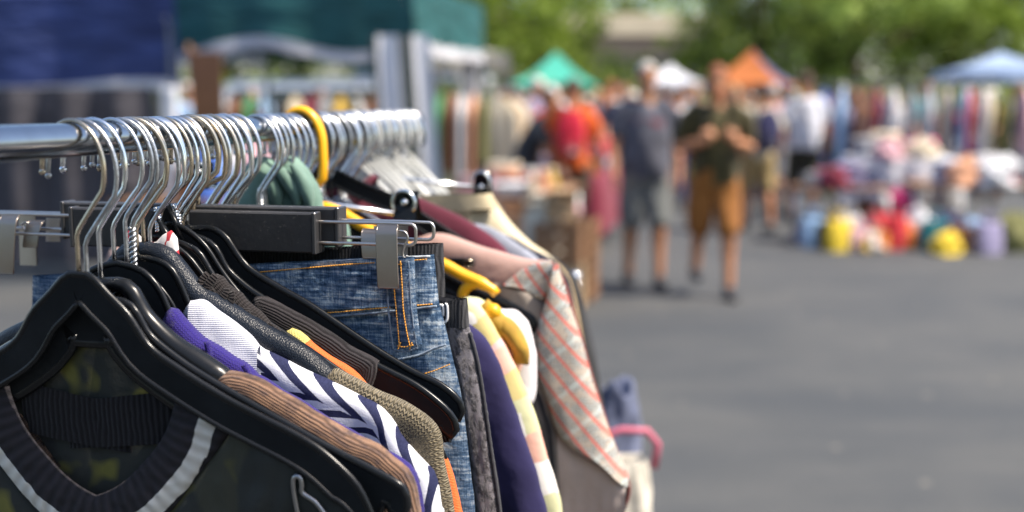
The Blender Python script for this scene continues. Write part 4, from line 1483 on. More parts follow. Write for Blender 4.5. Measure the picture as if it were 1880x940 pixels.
for i, px in enumerate((648, 656, 663, 670, 677, 684, 690, 696, 702, 708, 714, 720, 725, 730, 735, 740, 745, 749)):
    t = TP(px)
    root = thing('white_wire_hanger', RK(t, 0, ZR - .1), f'{ordinal(i)} white triangular wire hanger from the near side, at the far rail end', 'hanger', 'white wire hangers at the far end of the rail', rz=YAW)
    zn = ZR - .036
    m_ = MB(); hw = .052 + .010 * rnd.random(); dz_ = .050
    m_.tube([RK(t, *p) for p in ((0, zn), (hw * .9, zn - dz_), (hw, zn - dz_ - .008), (hw, zn - dz_ - .05), (hw * .97, zn - dz_ - .055), (-hw * .97, zn - dz_ - .055), (-hw, zn - dz_ - .05), (-hw, zn - dz_ - .008), (-hw * .9, zn - dz_))], .0019, 7, closed=True)
    m_.build('hanger_body', WHITEWIRE, root)
    add_hook(root, t, .05 * (i % 3), .0175 + .001 * (i % 2), .036, .0024, CHROME2 if i % 3 else WHITEWIRE, False)
# bare steel-necked black hangers squeezed between the first garments
def between(a, b, k):
    A, B = ARM_UZ[a], ARM_UZ[b]
    A = smooth_path(A, 14); B = smooth_path(B, 14)
    return [(p[0] * (1 - k) + q[0] * k - .004, p[1] * (1 - k) + q[1] * k - .010) for p, q in zip(A, B)]


for i, (px, a, b_, k) in enumerate(((222, 'H4', 'H5', .45), (233, 'H4', 'H5', .75), (268, 'H6', 'H7', .4), (291, 'H8', 'H9', .5), (311, 'H9', 'H10', .5), (328, 'H10', 'H11', .4))):
    arm = between(a, b_, k)
    arm = [(max(0.0, arm[0][0]), arm[0][1])] + arm[1:]
    arm[0] = (0, arm[0][1])
    hk = dict(R_=.0205 + .001 * (i % 3), yaw=[.1, 0, .16, .05, .12, -.05][i], wire=.0016, twist=i % 3 == 1); hk['drop'] = drop_at(arm)
    hanger('plastic_hanger', f'{ordinal(i)} bare steel-hooked black hanger squeezed between the clothed near hangers', TP(px), arm, .010, 'plate', hook=hk, group='bare black hangers between the clothed ones', thick=.002, rim=.0016)
# ================================================================ BACKGROUND: trees, building
def m_leaf(name, c1, c2):
    x = NT(name)
    co = x.coord('Object')
    f = x.noise(co, .75, 4)
    f2 = x.noise(co, 6, 2)
    col = x.mix(.3, x.ramp(f, [(.40, tone(c1, .75)), (.60, tone(c2, 1.15))]), x.ramp(f2, [(.35, tone(c1, .8)), (.65, tone(c2, 1.25))]))
    m = x.setb(col, .6)
    x.b.inputs['Specular IOR Level'].default_value = .25
    tr_ = x.n('ShaderNodeBsdfTranslucent'); x.l(col, tr_.inputs[0])
    mx = x.n('ShaderNodeMixShader'); mx.inputs[0].default_value = .38
    o = [n_ for n_ in x.t.nodes if n_.type == 'OUTPUT_MATERIAL'][0]
    x.l(x.b.outputs[0], mx.inputs[1]); x.l(tr_.outputs[0], mx.inputs[2]); x.l(mx.outputs[0], o.inputs[0])
    return m


LEAVES = [m_leaf('leaf_mid_green', (.105, .175, .020), (.27, .36, .045)), m_leaf('leaf_light_green', (.18, .28, .045), (.38, .48, .12)), m_leaf('leaf_dark_green', (.055, .095, .018), (.15, .20, .032))]
BARK = m_plain('bark', (.09, .065, .045), .95, 0, .3, 3, .6, 20)


def crown_mb(rs, rx, rz, zc, n_cl=46, n_leaf=110, leaf=.16):
    mb = MB()
    V, Fc = [], []
    cl = []
    for _ in range(n_cl):
        while True:
            p = Vector((rs.uniform(-1, 1), rs.uniform(-1, 1), rs.uniform(-1, 1)))
            if .25 < p.length < 1: break
        p *= (.55 + .45 * rs.random()) / max(.5, p.length) * p.length + .25
        cl.append((Vector((p.x * rx, p.y * rx, zc + p.z * rz)), rs.uniform(.55, 1.15) * rx * .27))
    for c, r_ in cl:
        for _ in range(n_leaf):
            d = Vector((rs.gauss(0, 1), rs.gauss(0, 1), rs.gauss(0, .75)))
            d.normalize(); d *= r_ * rs.uniform(.55, 1.1)
            q = c + d
            nrm = (d.normalized() + Vector((rs.gauss(0, .5), rs.gauss(0, .5), rs.gauss(.3, .5)))).normalized()
            a = nrm.orthogonal().normalized(); b = nrm.cross(a)
            ang = rs.random() * 6.28
            a2 = a * math.cos(ang) + b * math.sin(ang); b2 = nrm.cross(a2)
            s = leaf * rs.uniform(.6, 1.4)
            i = len(V)
            V += [q - a2 * s, q - b2 * s * .45, q + a2 * s, q + b2 * s * .45]
            Fc.append((i, i + 1, i + 2, i + 3))
    mb.add(V, Fc)
    return mb, cl


def tree_proto(seed, rx, rz, zc, trunk_r, leafm, loc, label, name='tree', n_cl=46, leaf=.16, n_leaf=110):
    rs = random.Random(seed)
    root = thing(name, loc, label, 'tree', 'trees behind the market')
    mb, cl = crown_mb(rs, rx, rz, zc, n_cl, n_leaf, leaf)
    tm = MB()
    top = zc + rz * .5
    path = [(0, 0, 0), (.08, .05, top * .3), (-.05, .1, top * .6), (.1, 0, top)]
    tm.tube(path, [trunk_r * 1.25, trunk_r, trunk_r * .7, trunk_r * .25], 9)
    for c, r_ in cl[:16]:
        z0 = rs.uniform(.25, .7) * top
        tm.tube([(0, .05, z0), ((c.x) * .5, c.y * .5, (z0 + c.z) / 2 + .2), (c.x, c.y, c.z)], [trunk_r * .35, trunk_r * .22, trunk_r * .07], 6)
    tm.build('trunk', BARK, root, loc=(0, 0, 0))
    mb.build('crown', leafm, root, smooth=False, loc=(0, 0, 0))
    return root


tA = tree_proto(1, 4.3, 4.0, 5.6, .26, LEAVES[0], at(925, 52), 'mid green tree rising behind the aqua tent', n_cl=60)
tB = tree_proto(2, 3.8, 4.2, 5.4, .24, LEAVES[1], at(1560, 47), 'light green feathery tree at the upper right behind the white-shirted man', n_cl=52)
tC = tree_proto(3, 4.6, 4.4, 5.6, .30, LEAVES[2], at(1385, 50), 'darkest broad tree behind the orange and purple tent', n_cl=62)
tl_ = [
    (tC, 860, 58, 1.1, .4, 'dark tree just right of the green canopy roof', LEAVES[0]),
    (tA, 1015, 60, .82, 1.4, 'olive tree left of the beige building', LEAVES[2]),
    (tB, 1310, 64, .80, 2.1, 'olive green tree between the beige building and the broad dark tree', LEAVES[0]),
    (tC, 1480, 62, 1.2, 3.0, 'deep green tree behind the gap above the white-shirted man', LEAVES[2]),
    (tA, 1640, 52, 1.1, 4.1, 'bright green tree above the right hand clothes rack', LEAVES[1]),
    (tB, 1735, 50, 1.0, 5.0, 'mid green tree above the striped blue tent at the right', LEAVES[0]),
    (tC, 1850, 53, 1.1, .9, 'dark green tree at the right edge of the picture', LEAVES[2]),
    (tA, 800, 62, 1.1, 2.6, 'tree seen beyond the striped curtain', LEAVES[0]),
    (tB, 690, 56, 1.0, 3.3, 'light green tree seen under the green canopy, beside the curtain', LEAVES[1]),
    (tA, 560, 58, 1.1, .2, 'mid green tree seen under the middle of the green canopy', LEAVES[1]),
    (tC, 430, 60, 1.1, 1.1, 'dark green tree seen under the left part of the green canopy', LEAVES[0]),
    (tB, 250, 56, 1.1, 5.2, 'green tree behind the blue canopy', LEAVES[0]),
    (tA, 90, 54, 1.1, 3.7, 'green tree at the left edge behind the blue canopy', LEAVES[2]),
    (tC, 1150, 105, 1.9, 2.2, 'tall pale green tree rising behind the beige building', LEAVES[1]),
    (tB, 1195, 70, .48, .7, 'small dark shrubby tree in front of the beige building', LEAVES[2]),
    (tA, 1110, 72, .50, 2.7, 'small round tree at the left end of the beige building', LEAVES[2]),
]
for src, px, d, sc, rz, lb, lm in tl_:
    copy_thing(src, at(px, d), rz, lb, sc, {'crown': lm})
hedge = MB()
rs = random.Random(5)
V, Fc = [], []
for _ in range(26000):
    x_ = rs.uniform(-42, 48); y_ = 44 + rs.uniform(-1.1, 1.1) + .1 * abs(x_)
    z_ = abs(rs.gauss(0, 1)) ** .7 * 1.3 + .05
    a = Vector((rs.gauss(0, 1), rs.gauss(0, 1), rs.gauss(0, 1))).normalized(); b = a.orthogonal().normalized()
    s = .14 * rs.uniform(.6, 1.4); q = Vector((x_, y_, min(z_, 2.6))); i = len(V)
    V += [q - a * s, q - b * s * .5, q + a * s, q + b * s * .5]; Fc.append((i, i + 1, i + 2, i + 3))
hedge.add(V, Fc)
tag(hedge.build('hedge', LEAVES[0], smooth=False), 'long dark green hedge running behind the far stalls', 'hedge')

bl = thing('beige_building', at(1150, 84), 'beige building with a pale upper band, glimpsed between the trees', 'building')
BE = m_plain('beige_render', (.78, .64, .44), .9, 0, .08, .5)
PK = m_plain('pinkish_brick', (.38, .26, .19), .9, 0, .12, .8, .3, 8)
GL = m_plain('dark_glass', (.02, .035, .032), .12, 0, .2, .3)
m_ = MB(); m_.box((0, 4, 2.5), (15, 8, 5.0), 0); m_.build('wall', PK, bl, smooth=False, loc=(0, 0, 0))
m_ = MB(); m_.box((0, 4, 5.75), (15, 8.1, 1.46), 0); m_.build('upper_wall', PK, bl, smooth=False, loc=(0, 0, 0))
m_ = MB(); m_.box((0, 3.9, 7.3), (15.6, 8.6, 1.6), 0, .05); m_.build('roof_band', BE, bl, smooth=False, loc=(0, 0, 0))
for i in range(6):
    m_ = MB(); m_.box((-6.1 + 2.45 * i, -.01, 3.7), (2.2, .08, 2.4)); f_ = m_.build('window', m_plain('window_frame_grey', (.25, .26, .25), .6), bl, smooth=False, loc=(0, 0, 0))
    m_ = MB(); m_.box((0, -.05, 0), (2.0, .02, 2.2)); m_.build('pane', GL, f_, smooth=False, loc=(-6.1 + 2.45 * i, 0, 3.7))


# ================================================================ canopies
def m_fabric(name, c, var=.12, rough=.7, fold=1.0, transl=.25):
    if name in MATS: return MATS[name]
    x = NT(name)
    co = x.coord('Object')
    f = x.noise(x.coord('Object', (1, 1, 2.2)), 2.2, 3)
    col = x.ramp(f, [(.3, tone(c, 1 - var)), (.7, tone(c, 1 + var))])
    nn = x.bump(x.noise(x.coord('Object', (1, 1, 3.5)), 1.6, 3), .7 * fold, .08)
    m = x.setb(col, rough, 0, nn)
    x.b.inputs['Specular IOR Level'].default_value = .3
    tr_ = x.n('ShaderNodeBsdfTranslucent'); x.l(col, tr_.inputs[0])
    mx = x.n('ShaderNodeMixShader'); mx.inputs[0].default_value = transl
    o = [n_ for n_ in x.t.nodes if n_.type == 'OUTPUT_MATERIAL'][0]
    x.l(x.b.outputs[0], mx.inputs[1]); x.l(tr_.outputs[0], mx.inputs[2]); x.l(mx.outputs[0], o.inputs[0])
    MATS[name] = m
    return m


WHITEF = m_fabric('white_fabric', (.74, .74, .78), .06)
ALU = m_plain('pale_aluminium', (.6, .6, .6), .4, .8)


def canopy(name, label, corner, dx, dy, w_, d_, ze, vh, peak, mat, border=None, wavy=.0, group='market canopies', legs=True, ph=0.0, scallop=False, mats4=None):
    """corner: front right corner on the ground; dx: direction to the left front corner; dy: direction away from the street's near end"""
    root = thing(name, corner, label, 'canopy', group)
    c = Vector(corner)
    A, B, C_, D_ = c, c + dx * w_, c + dx * w_ + dy * d_, c + dy * d_
    top = (A + C_) / 2 + Vector((0, 0, peak))
    cs = [A, B, C_, D_]
    # roof: four sagging panels
    for i in range(4):
        p, q = cs[i] + Vector((0, 0, ze + vh)), cs[(i + 1) % 4] + Vector((0, 0, ze + vh))
        rows = []
        for k in np.linspace(0, 1, 9):
            sag = -.10 * math.sin(math.pi * k) * (peak - ze)
            rows.append([p.lerp(q, j).lerp(top, k) + Vector((0, 0, sag - .05 * math.sin(math.pi * j) * (1 - k))) for j in np.linspace(0, 1, 9)])
        mb = MB(); mb.grid(rows); mb.build('roof_panel', mats4[i % len(mats4)] if mats4 else mat, root)
    for i in range(4):
        p, q = cs[i], cs[(i + 1) % 4]
        nrm = (q - p).cross(Vector((0, 0, 1))).normalized()
        n = 70
        rows, low, lo2 = [], [], []
        L = (q - p).length
        for j in np.linspace(0, 1, n):
            zb = ze + (wavy * math.sin(2 * math.pi * (j * (1.4 if i == 0 else 2) + ph)) if wavy else 0)
            if scallop and i in (1, 3): zb = ze + .03 * abs(math.sin(math.pi * j * 9))
            off = nrm * (.03 * math.sin(j * 9 + i) + .02 * math.sin(j * 23 + i * 2))
            col = []
            for k in np.linspace(0, 1, 8):
                col.append(p.lerp(q, j) + off * k + Vector((0, 0, (ze + vh) * (1 - k) + zb * k)))
            rows.append(col)
            low.append(p.lerp(q, j) + off - nrm * .004 + Vector((0, 0, zb))); lo2.append(p.lerp(q, j) + off * 1.05 - nrm * .004 + Vector((0, 0, zb - (border[1] if border else .05))))
        mb = MB(); mb.grid(rows); v_ = mb.build('valance', mat, root)
        if border and i != 2:
            mb = MB(); mb.grid([[a.lerp(b, k) for k in (0, .5, 1)] for a, b in zip(low, lo2)]); mb.build('border', border[0], v_)
    if legs:
        for p in cs:
            q = p + ((A + C_) / 2 - p).normalized() * .06
            mb = MB(); mb.box((q.x, q.y, (ze + vh) / 2), (.045, .045, ze + vh), YAW, .006); mb.build('leg', MATS['dull_grey_tube'], root, smooth=False)
        for i in range(4):
            p, q = cs[i] + Vector((0, 0, ze + vh * .7)), cs[(i + 1) % 4] + Vector((0, 0, ze + vh * .7))
            m0 = (p + q) / 2 - Vector((0, 0, .35))
            ctr = ((A + C_) / 2); sh = Vector(((ctr - (p + q) / 2).x, (ctr - (p + q) / 2).y, 0)).normalized() * .08
            mb = MB(); mb.tube([p + sh, (p * .25 + q * .75) - Vector((0, 0, .0)) + sh - Vector((0, 0, .2)), q + sh], .008, 6); mb.build('truss', ALU, root)
    return root


TEAL = m_fabric('dark_teal_fabric', (.024, .105, .105), .22, .6, 1.4, .12)
gc = at(761, 11.4)
canopy('green_canopy', 'dark teal market canopy with wavy white border, over the stall behind the rack', gc, -UD, RD, 3.05, 3.0, 2.09, .62, 3.3, TEAL, (WHITEF, .12), wavy=.085, ph=.45, scallop=True)


def m_stripe_curtain():
    x = NT('black_white_striped_curtain')
    u, v = sepxy(x, x.coord('UV'))
    k = x.math('LESS_THAN', x.math('FRACT', x.math('DIVIDE', x.math('ADD', u, .07), .36)), .36)
    nn = x.bump(x.noise(x.coord('Object', (6, 6, .4)), 2, 2), .5, .05)
    return x.setb(x.mix(k, (.78, .78, .80), (.008, .020, .022)), .8, 0, nn)


STR = m_stripe_curtain()


def curtain(name, label, px0, px1, d, z0, z1, du=0.0, amp=.05, waves=2.2, bottom=1.0, tilt=0):
    rows, uv = [], []
    a, b = at(px0, d), at(px1, d + tilt)
    L = (b - a).length
    for k in np.linspace(0, 1, 20):
        r_, ru = [], []
        for j in np.linspace(0, 1, 50):
            p = a.lerp(b, j + (.12 * k * (j - .2))) + Vector((0, 0, z1 + (z0 - z1) * k))
            p += RD * (amp * math.sin(j * waves * 2 * math.pi + .7 * k)) + UD * (.10 * k)
            r_.append(p); ru.append((j * L * 1.0 + du, k))
        rows.append(r_); uv.append(ru)
    mb = MB(); mb.grid(rows, uv)
    return tag(mb.build(name, STR), label, 'curtain')


curtain('striped_curtain', 'white curtain with a black stripe tied at the near right leg of the teal canopy', 686, 790, 11.34, .15, 2.16, du=.01, amp=.025, waves=1.5)
curtain('striped_curtain', 'grey-white curtain with a black edge stripe at the far right leg of the teal canopy', 846, 890, 14.3, .15, 2.12, du=.07, amp=.025, waves=1.2)
canopy('green_canopy', 'smaller dark green canopy with white border seen far beneath the teal one', at(842, 22), -UD, RD, 2.2, 3, 2.05, .25, 3.0, TEAL, (WHITEF, .12), wavy=.0)

BLUEF = m_fabric('cobalt_blue_fabric', (.050, .072, .21), .25, .6, 1.6, .2)
# neighbouring blue canopy: hangs lower, its street side corner visible
canopy('blue_canopy', 'blue market canopy with white border at the left, lower than the teal one', at(333, 8.9), -UD, Vector((-.36, 1, 0)).normalized(), 3.0, 2.6, 1.64, .72, 2.9, BLUEF, (WHITEF, .085), wavy=.03, ph=.1)
ml = MB(); c = at(300, 9.3)
curt = tag(MB().grid([[at(-330 + 610 * j, 9.25 - .35 * j) + Vector((0, .06 * math.sin(j * 40), 1.60 - 1.45 * k)) for j in np.linspace(0, 1, 60)] for k in (0, .5, 1)]).build('shaded_interior_sheet', m_fabric('interior_shade_grey', (.075, .072, .085), .2)), 'dark grey sheet standing in for the shaded stall interior under the blue canopy', 'cloth')  # dark sheet colours in the shade of the stall interior
wp = MB(); c = at(318, 8.75); wp.box((c.x, c.y, .8), (.12, .06, 1.6), YAW, .01)
tag(wp.build('white_post', m_plain('white_paint', (.78, .78, .80), .5), smooth=False), 'broad white post at the corner of the blue canopy', 'post')

AQUA = m_fabric('aqua_fabric', (.10, .55, .42), .08, .6, .5, .35)
canopy('aqua_tent', 'bright aqua pointed tent far down the market, left of the building', at(1092, 43), Vector((-1, .12, 0)).normalized(), Vector((.12, 1, 0)).normalized(), 3.35, 3.2, 2.06, .16, 3.55, AQUA, group='market canopies')
ORF = m_fabric('orange_fabric', (.62, .20, .06), .1, .6, .5, .3)
PUF = m_fabric('purple_fabric', (.10, .09, .20), .1, .6, .5, .2)
canopy('orange_purple_tent', 'pointed tent with orange and dark purple roof panels above the man in olive', at(1432, 37), Vector((-1, .45, 0)).normalized(), Vector((.45, 1, 0)).normalized(), 2.7, 2.7, 2.0, .15, 3.35, ORF, mats4=[ORF, ORF, ORF, PUF], group='market canopies')
canopy('white_tent', 'white tent roof between the two walking men', at(1288, 33), Vector((-1, .1, 0)).normalized(), Vector((.1, 1, 0)).normalized(), 1.9, 2.4, 1.9, .2, 2.7, WHITEF, group='market canopies')
canopy('cream_tent', 'cream stall tent beyond the far curtain of the teal canopy', at(934, 17), Vector((-1, .1, 0)).normalized(), Vector((-.05, 1, 0)).normalized(), 1.2, 2.2, 2.0, .25, 2.45, m_fabric('cream_fabric', (.66, .62, .50), .08), group='market canopies')
canopy('striped_blue_tent', 'pale blue tent over the stalls at the far right', at(1960, 26), Vector((-1, .0, 0)), Vector((.25, 1, 0)).normalized(), 3.0, 3, 2.0, .25, 2.75, m_fabric('pale_blue_fabric', (.32, .42, .60), .1), group='market canopies')


# ================================================================ stalls and goods
WOOD = m_plain('worn_brown_wood', (.20, .105, .052), .7, 0, .3, 5, .3, 30)
WOOD2 = m_plain('pale_crate_wood', (.42, .30, .18), .8, 0, .25, 5, .3, 30)
CARD = m_plain('cardboard', (.36, .24, .14), .85, 0, .12, 5)
goods_rnd = random.Random(12)


def table(label, c, w_, d_, h, cloth=None, rz=None, name='market_table'):
    rz = YAW if rz is None else rz
    root = thing(name, c, label, 'table', 'stall tables', rz=rz)
    m_ = MB(); m_.box((0, 0, h - .015), (w_, d_, .03), 0, .004); m_.build('table_top', WOOD, root, smooth=False, loc=(0, 0, 0))
    for sx in (-1, 1):
        for sy in (-1, 1):
            m_ = MB(); m_.tube([(sx * (w_ / 2 - .05), sy * (d_ / 2 - .05), h - .03), (sx * (w_ / 2 - .03), sy * (d_ / 2 - .03), 0)], .016, 8); m_.build('leg', ALU, root, loc=(0, 0, 0))
    if cloth is not None:
        m_ = MB()
        n = 90
        per = []
        pts = [(-w_ / 2, -d_ / 2), (w_ / 2, -d_ / 2), (w_ / 2, d_ / 2), (-w_ / 2, d_ / 2), (-w_ / 2, -d_ / 2)]
        for j in range(n):
            s = j / (n - 1) * 4; i = min(3, int(s)); f = s - i
            per.append((pts[i][0] + (pts[i + 1][0] - pts[i][0]) * f, pts[i][1] + (pts[i + 1][1] - pts[i][1]) * f))
        rows = []
        for k, (sc, zz) in enumerate(((0.0, h + .004), (1.0, h + .004), (1.02, h - .01), (1.035, h - .25), (1.05, h - .55))):
            rows.append([(x_ * sc + (.012 * k * math.sin(j * .9) if k > 2 else 0), y_ * sc + (.012 * k * math.cos(j * 1.1) if k > 2 else 0), zz) for j, (x_, y_) in enumerate(per)])
        m_.grid(rows); cl_ = m_.build('tablecloth', cloth, loc=c, rz=rz)
        tag(cl_, 'cloth draped over the ' + label, 'tablecloth')
    return root


def crate(label, c, w_, d_, h, rz, mat=None):
    mat = mat or WOOD2
    root = thing('wooden_crate', c, label, 'crate', 'crates at the left stall', rz=rz)
    n = max(3, int(h / .085))
    for s in (-1, 1):
        m_ = MB(); m2 = MB()
        for i in range(n):
            z = h * (i + .5) / n
            m_.box((0, s * d_ / 2, z), (w_, .012, h / n - .018), 0, .002)
            m2.box((s * (w_ / 2 + .0), 0, z), (.012, d_ - .014, h / n - .018), 0, .002)
        m_.build('slatted_side', mat, root, smooth=False, loc=(0, 0, 0)); m2.build('slatted_end', mat, root, smooth=False, loc=(0, 0, 0))
    m_ = MB(); m_.box((0, 0, .012), (w_ - .02, d_ - .02, .012)); m_.build('bottom', mat, root, smooth=False, loc=(0, 0, 0))
    for sx in (-1, 1):
        for sy in (-1, 1):
            m_ = MB(); m_.box((sx * (w_ / 2 - .03), sy * (d_ / 2 - .022), h / 2), (.028, .028, h), 0, .002); m_.build('corner_post', mat, root, smooth=False, loc=(0, 0, 0))
    return root


def carton(label, c, w_, d_, h, rz, mat=None):
    mat = mat or CARD
    root = thing('cardboard_box', c, label, 'box', 'boxes on and under the stalls', rz=rz)
    m_ = MB(); m_.box((0, 0, h / 2), (w_, d_, h), 0, .004); m_.build('carton', mat, root, smooth=False, loc=(0, 0, 0))
    for s in (-1, 1):
        m_ = MB(); m_.add([(-w_ / 2, s * d_ / 2, h + .002), (w_ / 2, s * d_ / 2, h + .002), (w_ / 2, s * (d_ / 2 + .12), h + .06), (-w_ / 2, s * (d_ / 2 + .12), h + .06),
                           (-w_ / 2, s * d_ / 2, h + .006), (w_ / 2, s * d_ / 2, h + .006), (w_ / 2, s * (d_ / 2 + .12), h + .064), (-w_ / 2, s * (d_ / 2 + .12), h + .064)],
                          [(0, 1, 2, 3), (7, 6, 5, 4), (0, 4, 5, 1), (2, 6, 7, 3), (1, 5, 6, 2), (0, 3, 7, 4)]); m_.build('flap', mat, root, smooth=False, loc=(0, 0, 0))
    return root


def lump(w_, d_, h, seed, n=20, m=12, fold=.18):
    """a soft rumpled heap with a flat bottom"""
    rows = []
    for i in range(m + 1):
        a = math.pi / 2 * i / m
        rr, zz = math.cos(a) ** .7, math.sin(a)
        r_ = []
        for j in range(n):
            b = 2 * math.pi * j / n
            k = 1 + fold * nz(math.cos(b) * 2 + seed, math.sin(b) * 2, zz * 3 + seed) * 2
            r_.append((math.cos(b) * w_ / 2 * rr * k, math.sin(b) * d_ / 2 * rr * k, zz * h * (1 + fold * nz(j * .5, i * .5, seed))))
        rows.append(r_)
    mb = MB(); mb.grid(rows, closed=True)
    mb.add([rows[0][j] for j in range(n)], [tuple(range(n))[::-1]])
    return mb


def cmat(c):
    key = 'cloth_%d_%d_%d' % tuple(int(v * 255) for v in c)
    return m_cloth(key, c, .2, 9, .85, 200)


PAL = dict(pink=(.62, .05, .20), pale_pink=(.70, .42, .46), white=(.60, .60, .62), lilac=(.30, .27, .42), red=(.52, .03, .04), yellow=(.72, .52, .04), blue=(.05, .12, .42), navy=(.02, .03, .10),
           brown=(.16, .07, .035), cream=(.62, .54, .40), grey=(.26, .27, .30), black=(.02, .02, .022), orange=(.65, .20, .04), green=(.06, .22, .09), teal=(.03, .20, .22), peach=(.66, .34, .20), sky_blue=(.30, .46, .68), olive=(.14, .14, .05), maroon=(.18, .02, .04), tan=(.38, .26, .15), turquoise=(.08, .42, .44), mustard=(.5, .33, .05))


def pile(color, place, c, w_, d_, h, layers=4):
    root = thing('clothes_pile', c, f'pile of folded {color.replace("_", " ")} clothes {place}', 'clothes pile', 'folded clothes piles on the stalls', rz=goods_rnd.random() * 6.28)
    for i in range(layers):
        m_ = MB(); q = goods_rnd.random() * .3
        m_.box((goods_rnd.uniform(-.01, .01), goods_rnd.uniform(-.01, .01), h * (i + .5) / layers), (w_ * goods_rnd.uniform(.85, 1), d_ * goods_rnd.uniform(.85, 1), h / layers * .96), q, h / layers * .4)
        k = PAL[color]; k = tone(k, goods_rnd.uniform(.7, 1.3))
        m_.build('folded_garment', cmat(k), root, loc=(0, 0, 0))
    return root


def bag(color, place, c, w_, d_, h, handles=True, name='soft_bag', rz=0.0, color2=None):
    root = thing(name, c, f'{color.replace("_", " ")} bag {place}', 'bag', 'bags at the stalls', rz=rz)
    sd = goods_rnd.random() * 20
    rows = []
    for k in np.linspace(0, 1, 12):
        rr = [1, 1.06, 1.05, 1.0, .96][min(4, int(k * 5))]
        r_ = []
        for j in range(28):
            b = 2 * math.pi * j / 28
            ex = abs(math.cos(b)) ** .6 * (1 if math.cos(b) > 0 else -1); ey = abs(math.sin(b)) ** .6 * (1 if math.sin(b) > 0 else -1)
            q = 1 + .06 * nz(j * .5, k * 4, sd)
            r_.append((ex * w_ / 2 * rr * q, ey * d_ / 2 * rr * q * (1 - .35 * k), h * k))
        rows.append(r_)
    for sc in (.9, .3): rows.append([(x_ * sc, y_ * sc, h * (.985 if sc > .5 else .93)) for x_, y_, z_ in rows[11]])
    m_ = MB(); m_.grid(rows, closed=True); m_.add(rows[0], [tuple(range(28))[::-1]]); m_.add(rows[-1], [tuple(range(28))])
    m_.build('bag_body', cmat(PAL[color]), root, loc=(0, 0, 0))
    if handles:
        for s in (-1, 1):
            m_ = MB(); m_.tube([(w_ * .22 * math.cos(a) * 1.0, s * d_ * .28, h * .93 + h * .42 * math.sin(a)) for a in np.linspace(0, math.pi, 12)], .008, 7)
            m_.build('handle', cmat(PAL[color2 or color]), root, loc=(0, 0, 0))
    return root


def ball_toy(color, place, c, r_):
    root = thing('plush_toy', c, f'{color.replace("_", " ")} plush toy {place}', 'plush toy', 'plush toys at the stalls', rz=goods_rnd.random() * 6)
    m_ = MB(); m_.ball((0, 0, r_ * .8), (r_, r_ * .9, r_ * .85), 14, 10); m_.ball((0, -r_ * .2, r_ * 1.9), r_ * .62, 12, 8)
    for s in (-1, 1):
        m_.ball((s * r_ * .5, -r_ * .2, r_ * 2.4), r_ * .22, 8, 6); m_.ball((s * r_ * .9, -r_ * .3, r_ * .9), (r_ * .28, r_ * .28, r_ * .45), 8, 6); m_.ball((s * r_ * .5, -r_ * .8, r_ * .25), (r_ * .3, r_ * .45, r_ * .28), 8, 6)
    m_.build('plush_body', cmat(PAL[color]), root, loc=(0, 0, 0))
    return root


def vase(color, place, c, r_, h):
    o = MB(); n = 12
    pr = [(.0, .0), (.6, .0), (.95, .22), (1.0, .4), (.7, .65), (.35, .8), (.45, 1.0), (.36, 1.0), (.27, .82), (.0, .8)]
    rows = [[(math.cos(2 * math.pi * j / 20) * r_ * a, math.sin(2 * math.pi * j / 20) * r_ * a, b * h) for j in range(20)] for a, b in pr]
    o.grid(rows, closed=True)
    ob = o.build('vase', m_plain('glaze_' + color, PAL[color], .15, 0, .15, 9), loc=c)
    return tag(ob, f'{color.replace("_", " ")} glazed vase {place}', 'vase', 'vases on the stalls')


GREYT = MATS['dull_grey_tube']


def rackfar(label, c, L, h, rz, colors, place, zlow=.55):
    root = thing('garment_rack', c, label, 'clothes rack', 'clothes racks of other stalls', rz=rz)
    m_ = MB(); m_.tube([(-L / 2, 0, h), (L / 2, 0, h)], .012, 8); m_.build('rail', GREYT, root, loc=(0, 0, 0))
    for s in (-1, 1):
        m_ = MB(); m_.tube([(s * L / 2, 0, h), (s * L / 2, 0, .03)], .012, 8); m_.build('post', GREYT, root, loc=(0, 0, 0))
        m_ = MB(); m_.tube([(s * L / 2, -.25, .03), (s * L / 2, .25, .03)], .014, 8); m_.build('foot_bar', GREYT, root, loc=(0, 0, 0))
    ca, sa = math.cos(rz), math.sin(rz)
    n = len(colors)
    for i, k in enumerate(colors):
        x_ = -L / 2 + L * (i + .7) / (n + .4)
        hl = zlow + goods_rnd.uniform(-.12, .12)
        p = (c[0] + x_ * ca, c[1] + x_ * sa, 0)
        g_ = MB(); rows = []
        for kk in np.linspace(0, 1, 10):
            z = h - .08 - (h - .08 - hl) * kk
            w2 = (.03 + .19 * min(1, kk * 5) ** .6 + .05 * kk)
            th = (.02 + .05 * min(1, kk * 4))
            rows.append([(math.cos(b) * th * (1 + .25 * math.sin(b * 3 + i)), math.sin(b) * w2, z) for b in np.linspace(0, 2 * math.pi, 24, endpoint=False)])
        g_.grid(rows, closed=True, flip=True); g_.add(rows[0], [tuple(range(24))]); g_.add(rows[-1], [tuple(range(24))[::-1]])
        r_ = thing('hanging_garment', p, f'{k.replace("_", " ")} garment, {ordinal(i)} from the left, on rack {place}', 'garment', 'garments on the other racks', rz=rz)
        g_.build('cloth', cmat(PAL[k]), r_, loc=(0, 0, 0))
        hk_ = MB(); hk_.tube([(0, .018 * math.cos(a), h - .004 + .018 * math.sin(a)) for a in np.linspace(math.pi, -.5, 10)] + [(0, 0, h - .04), (0, 0, h - .085)], .0025, 6); hk_.build('hook', CHROME2, r_, loc=(0, 0, 0))
    return root


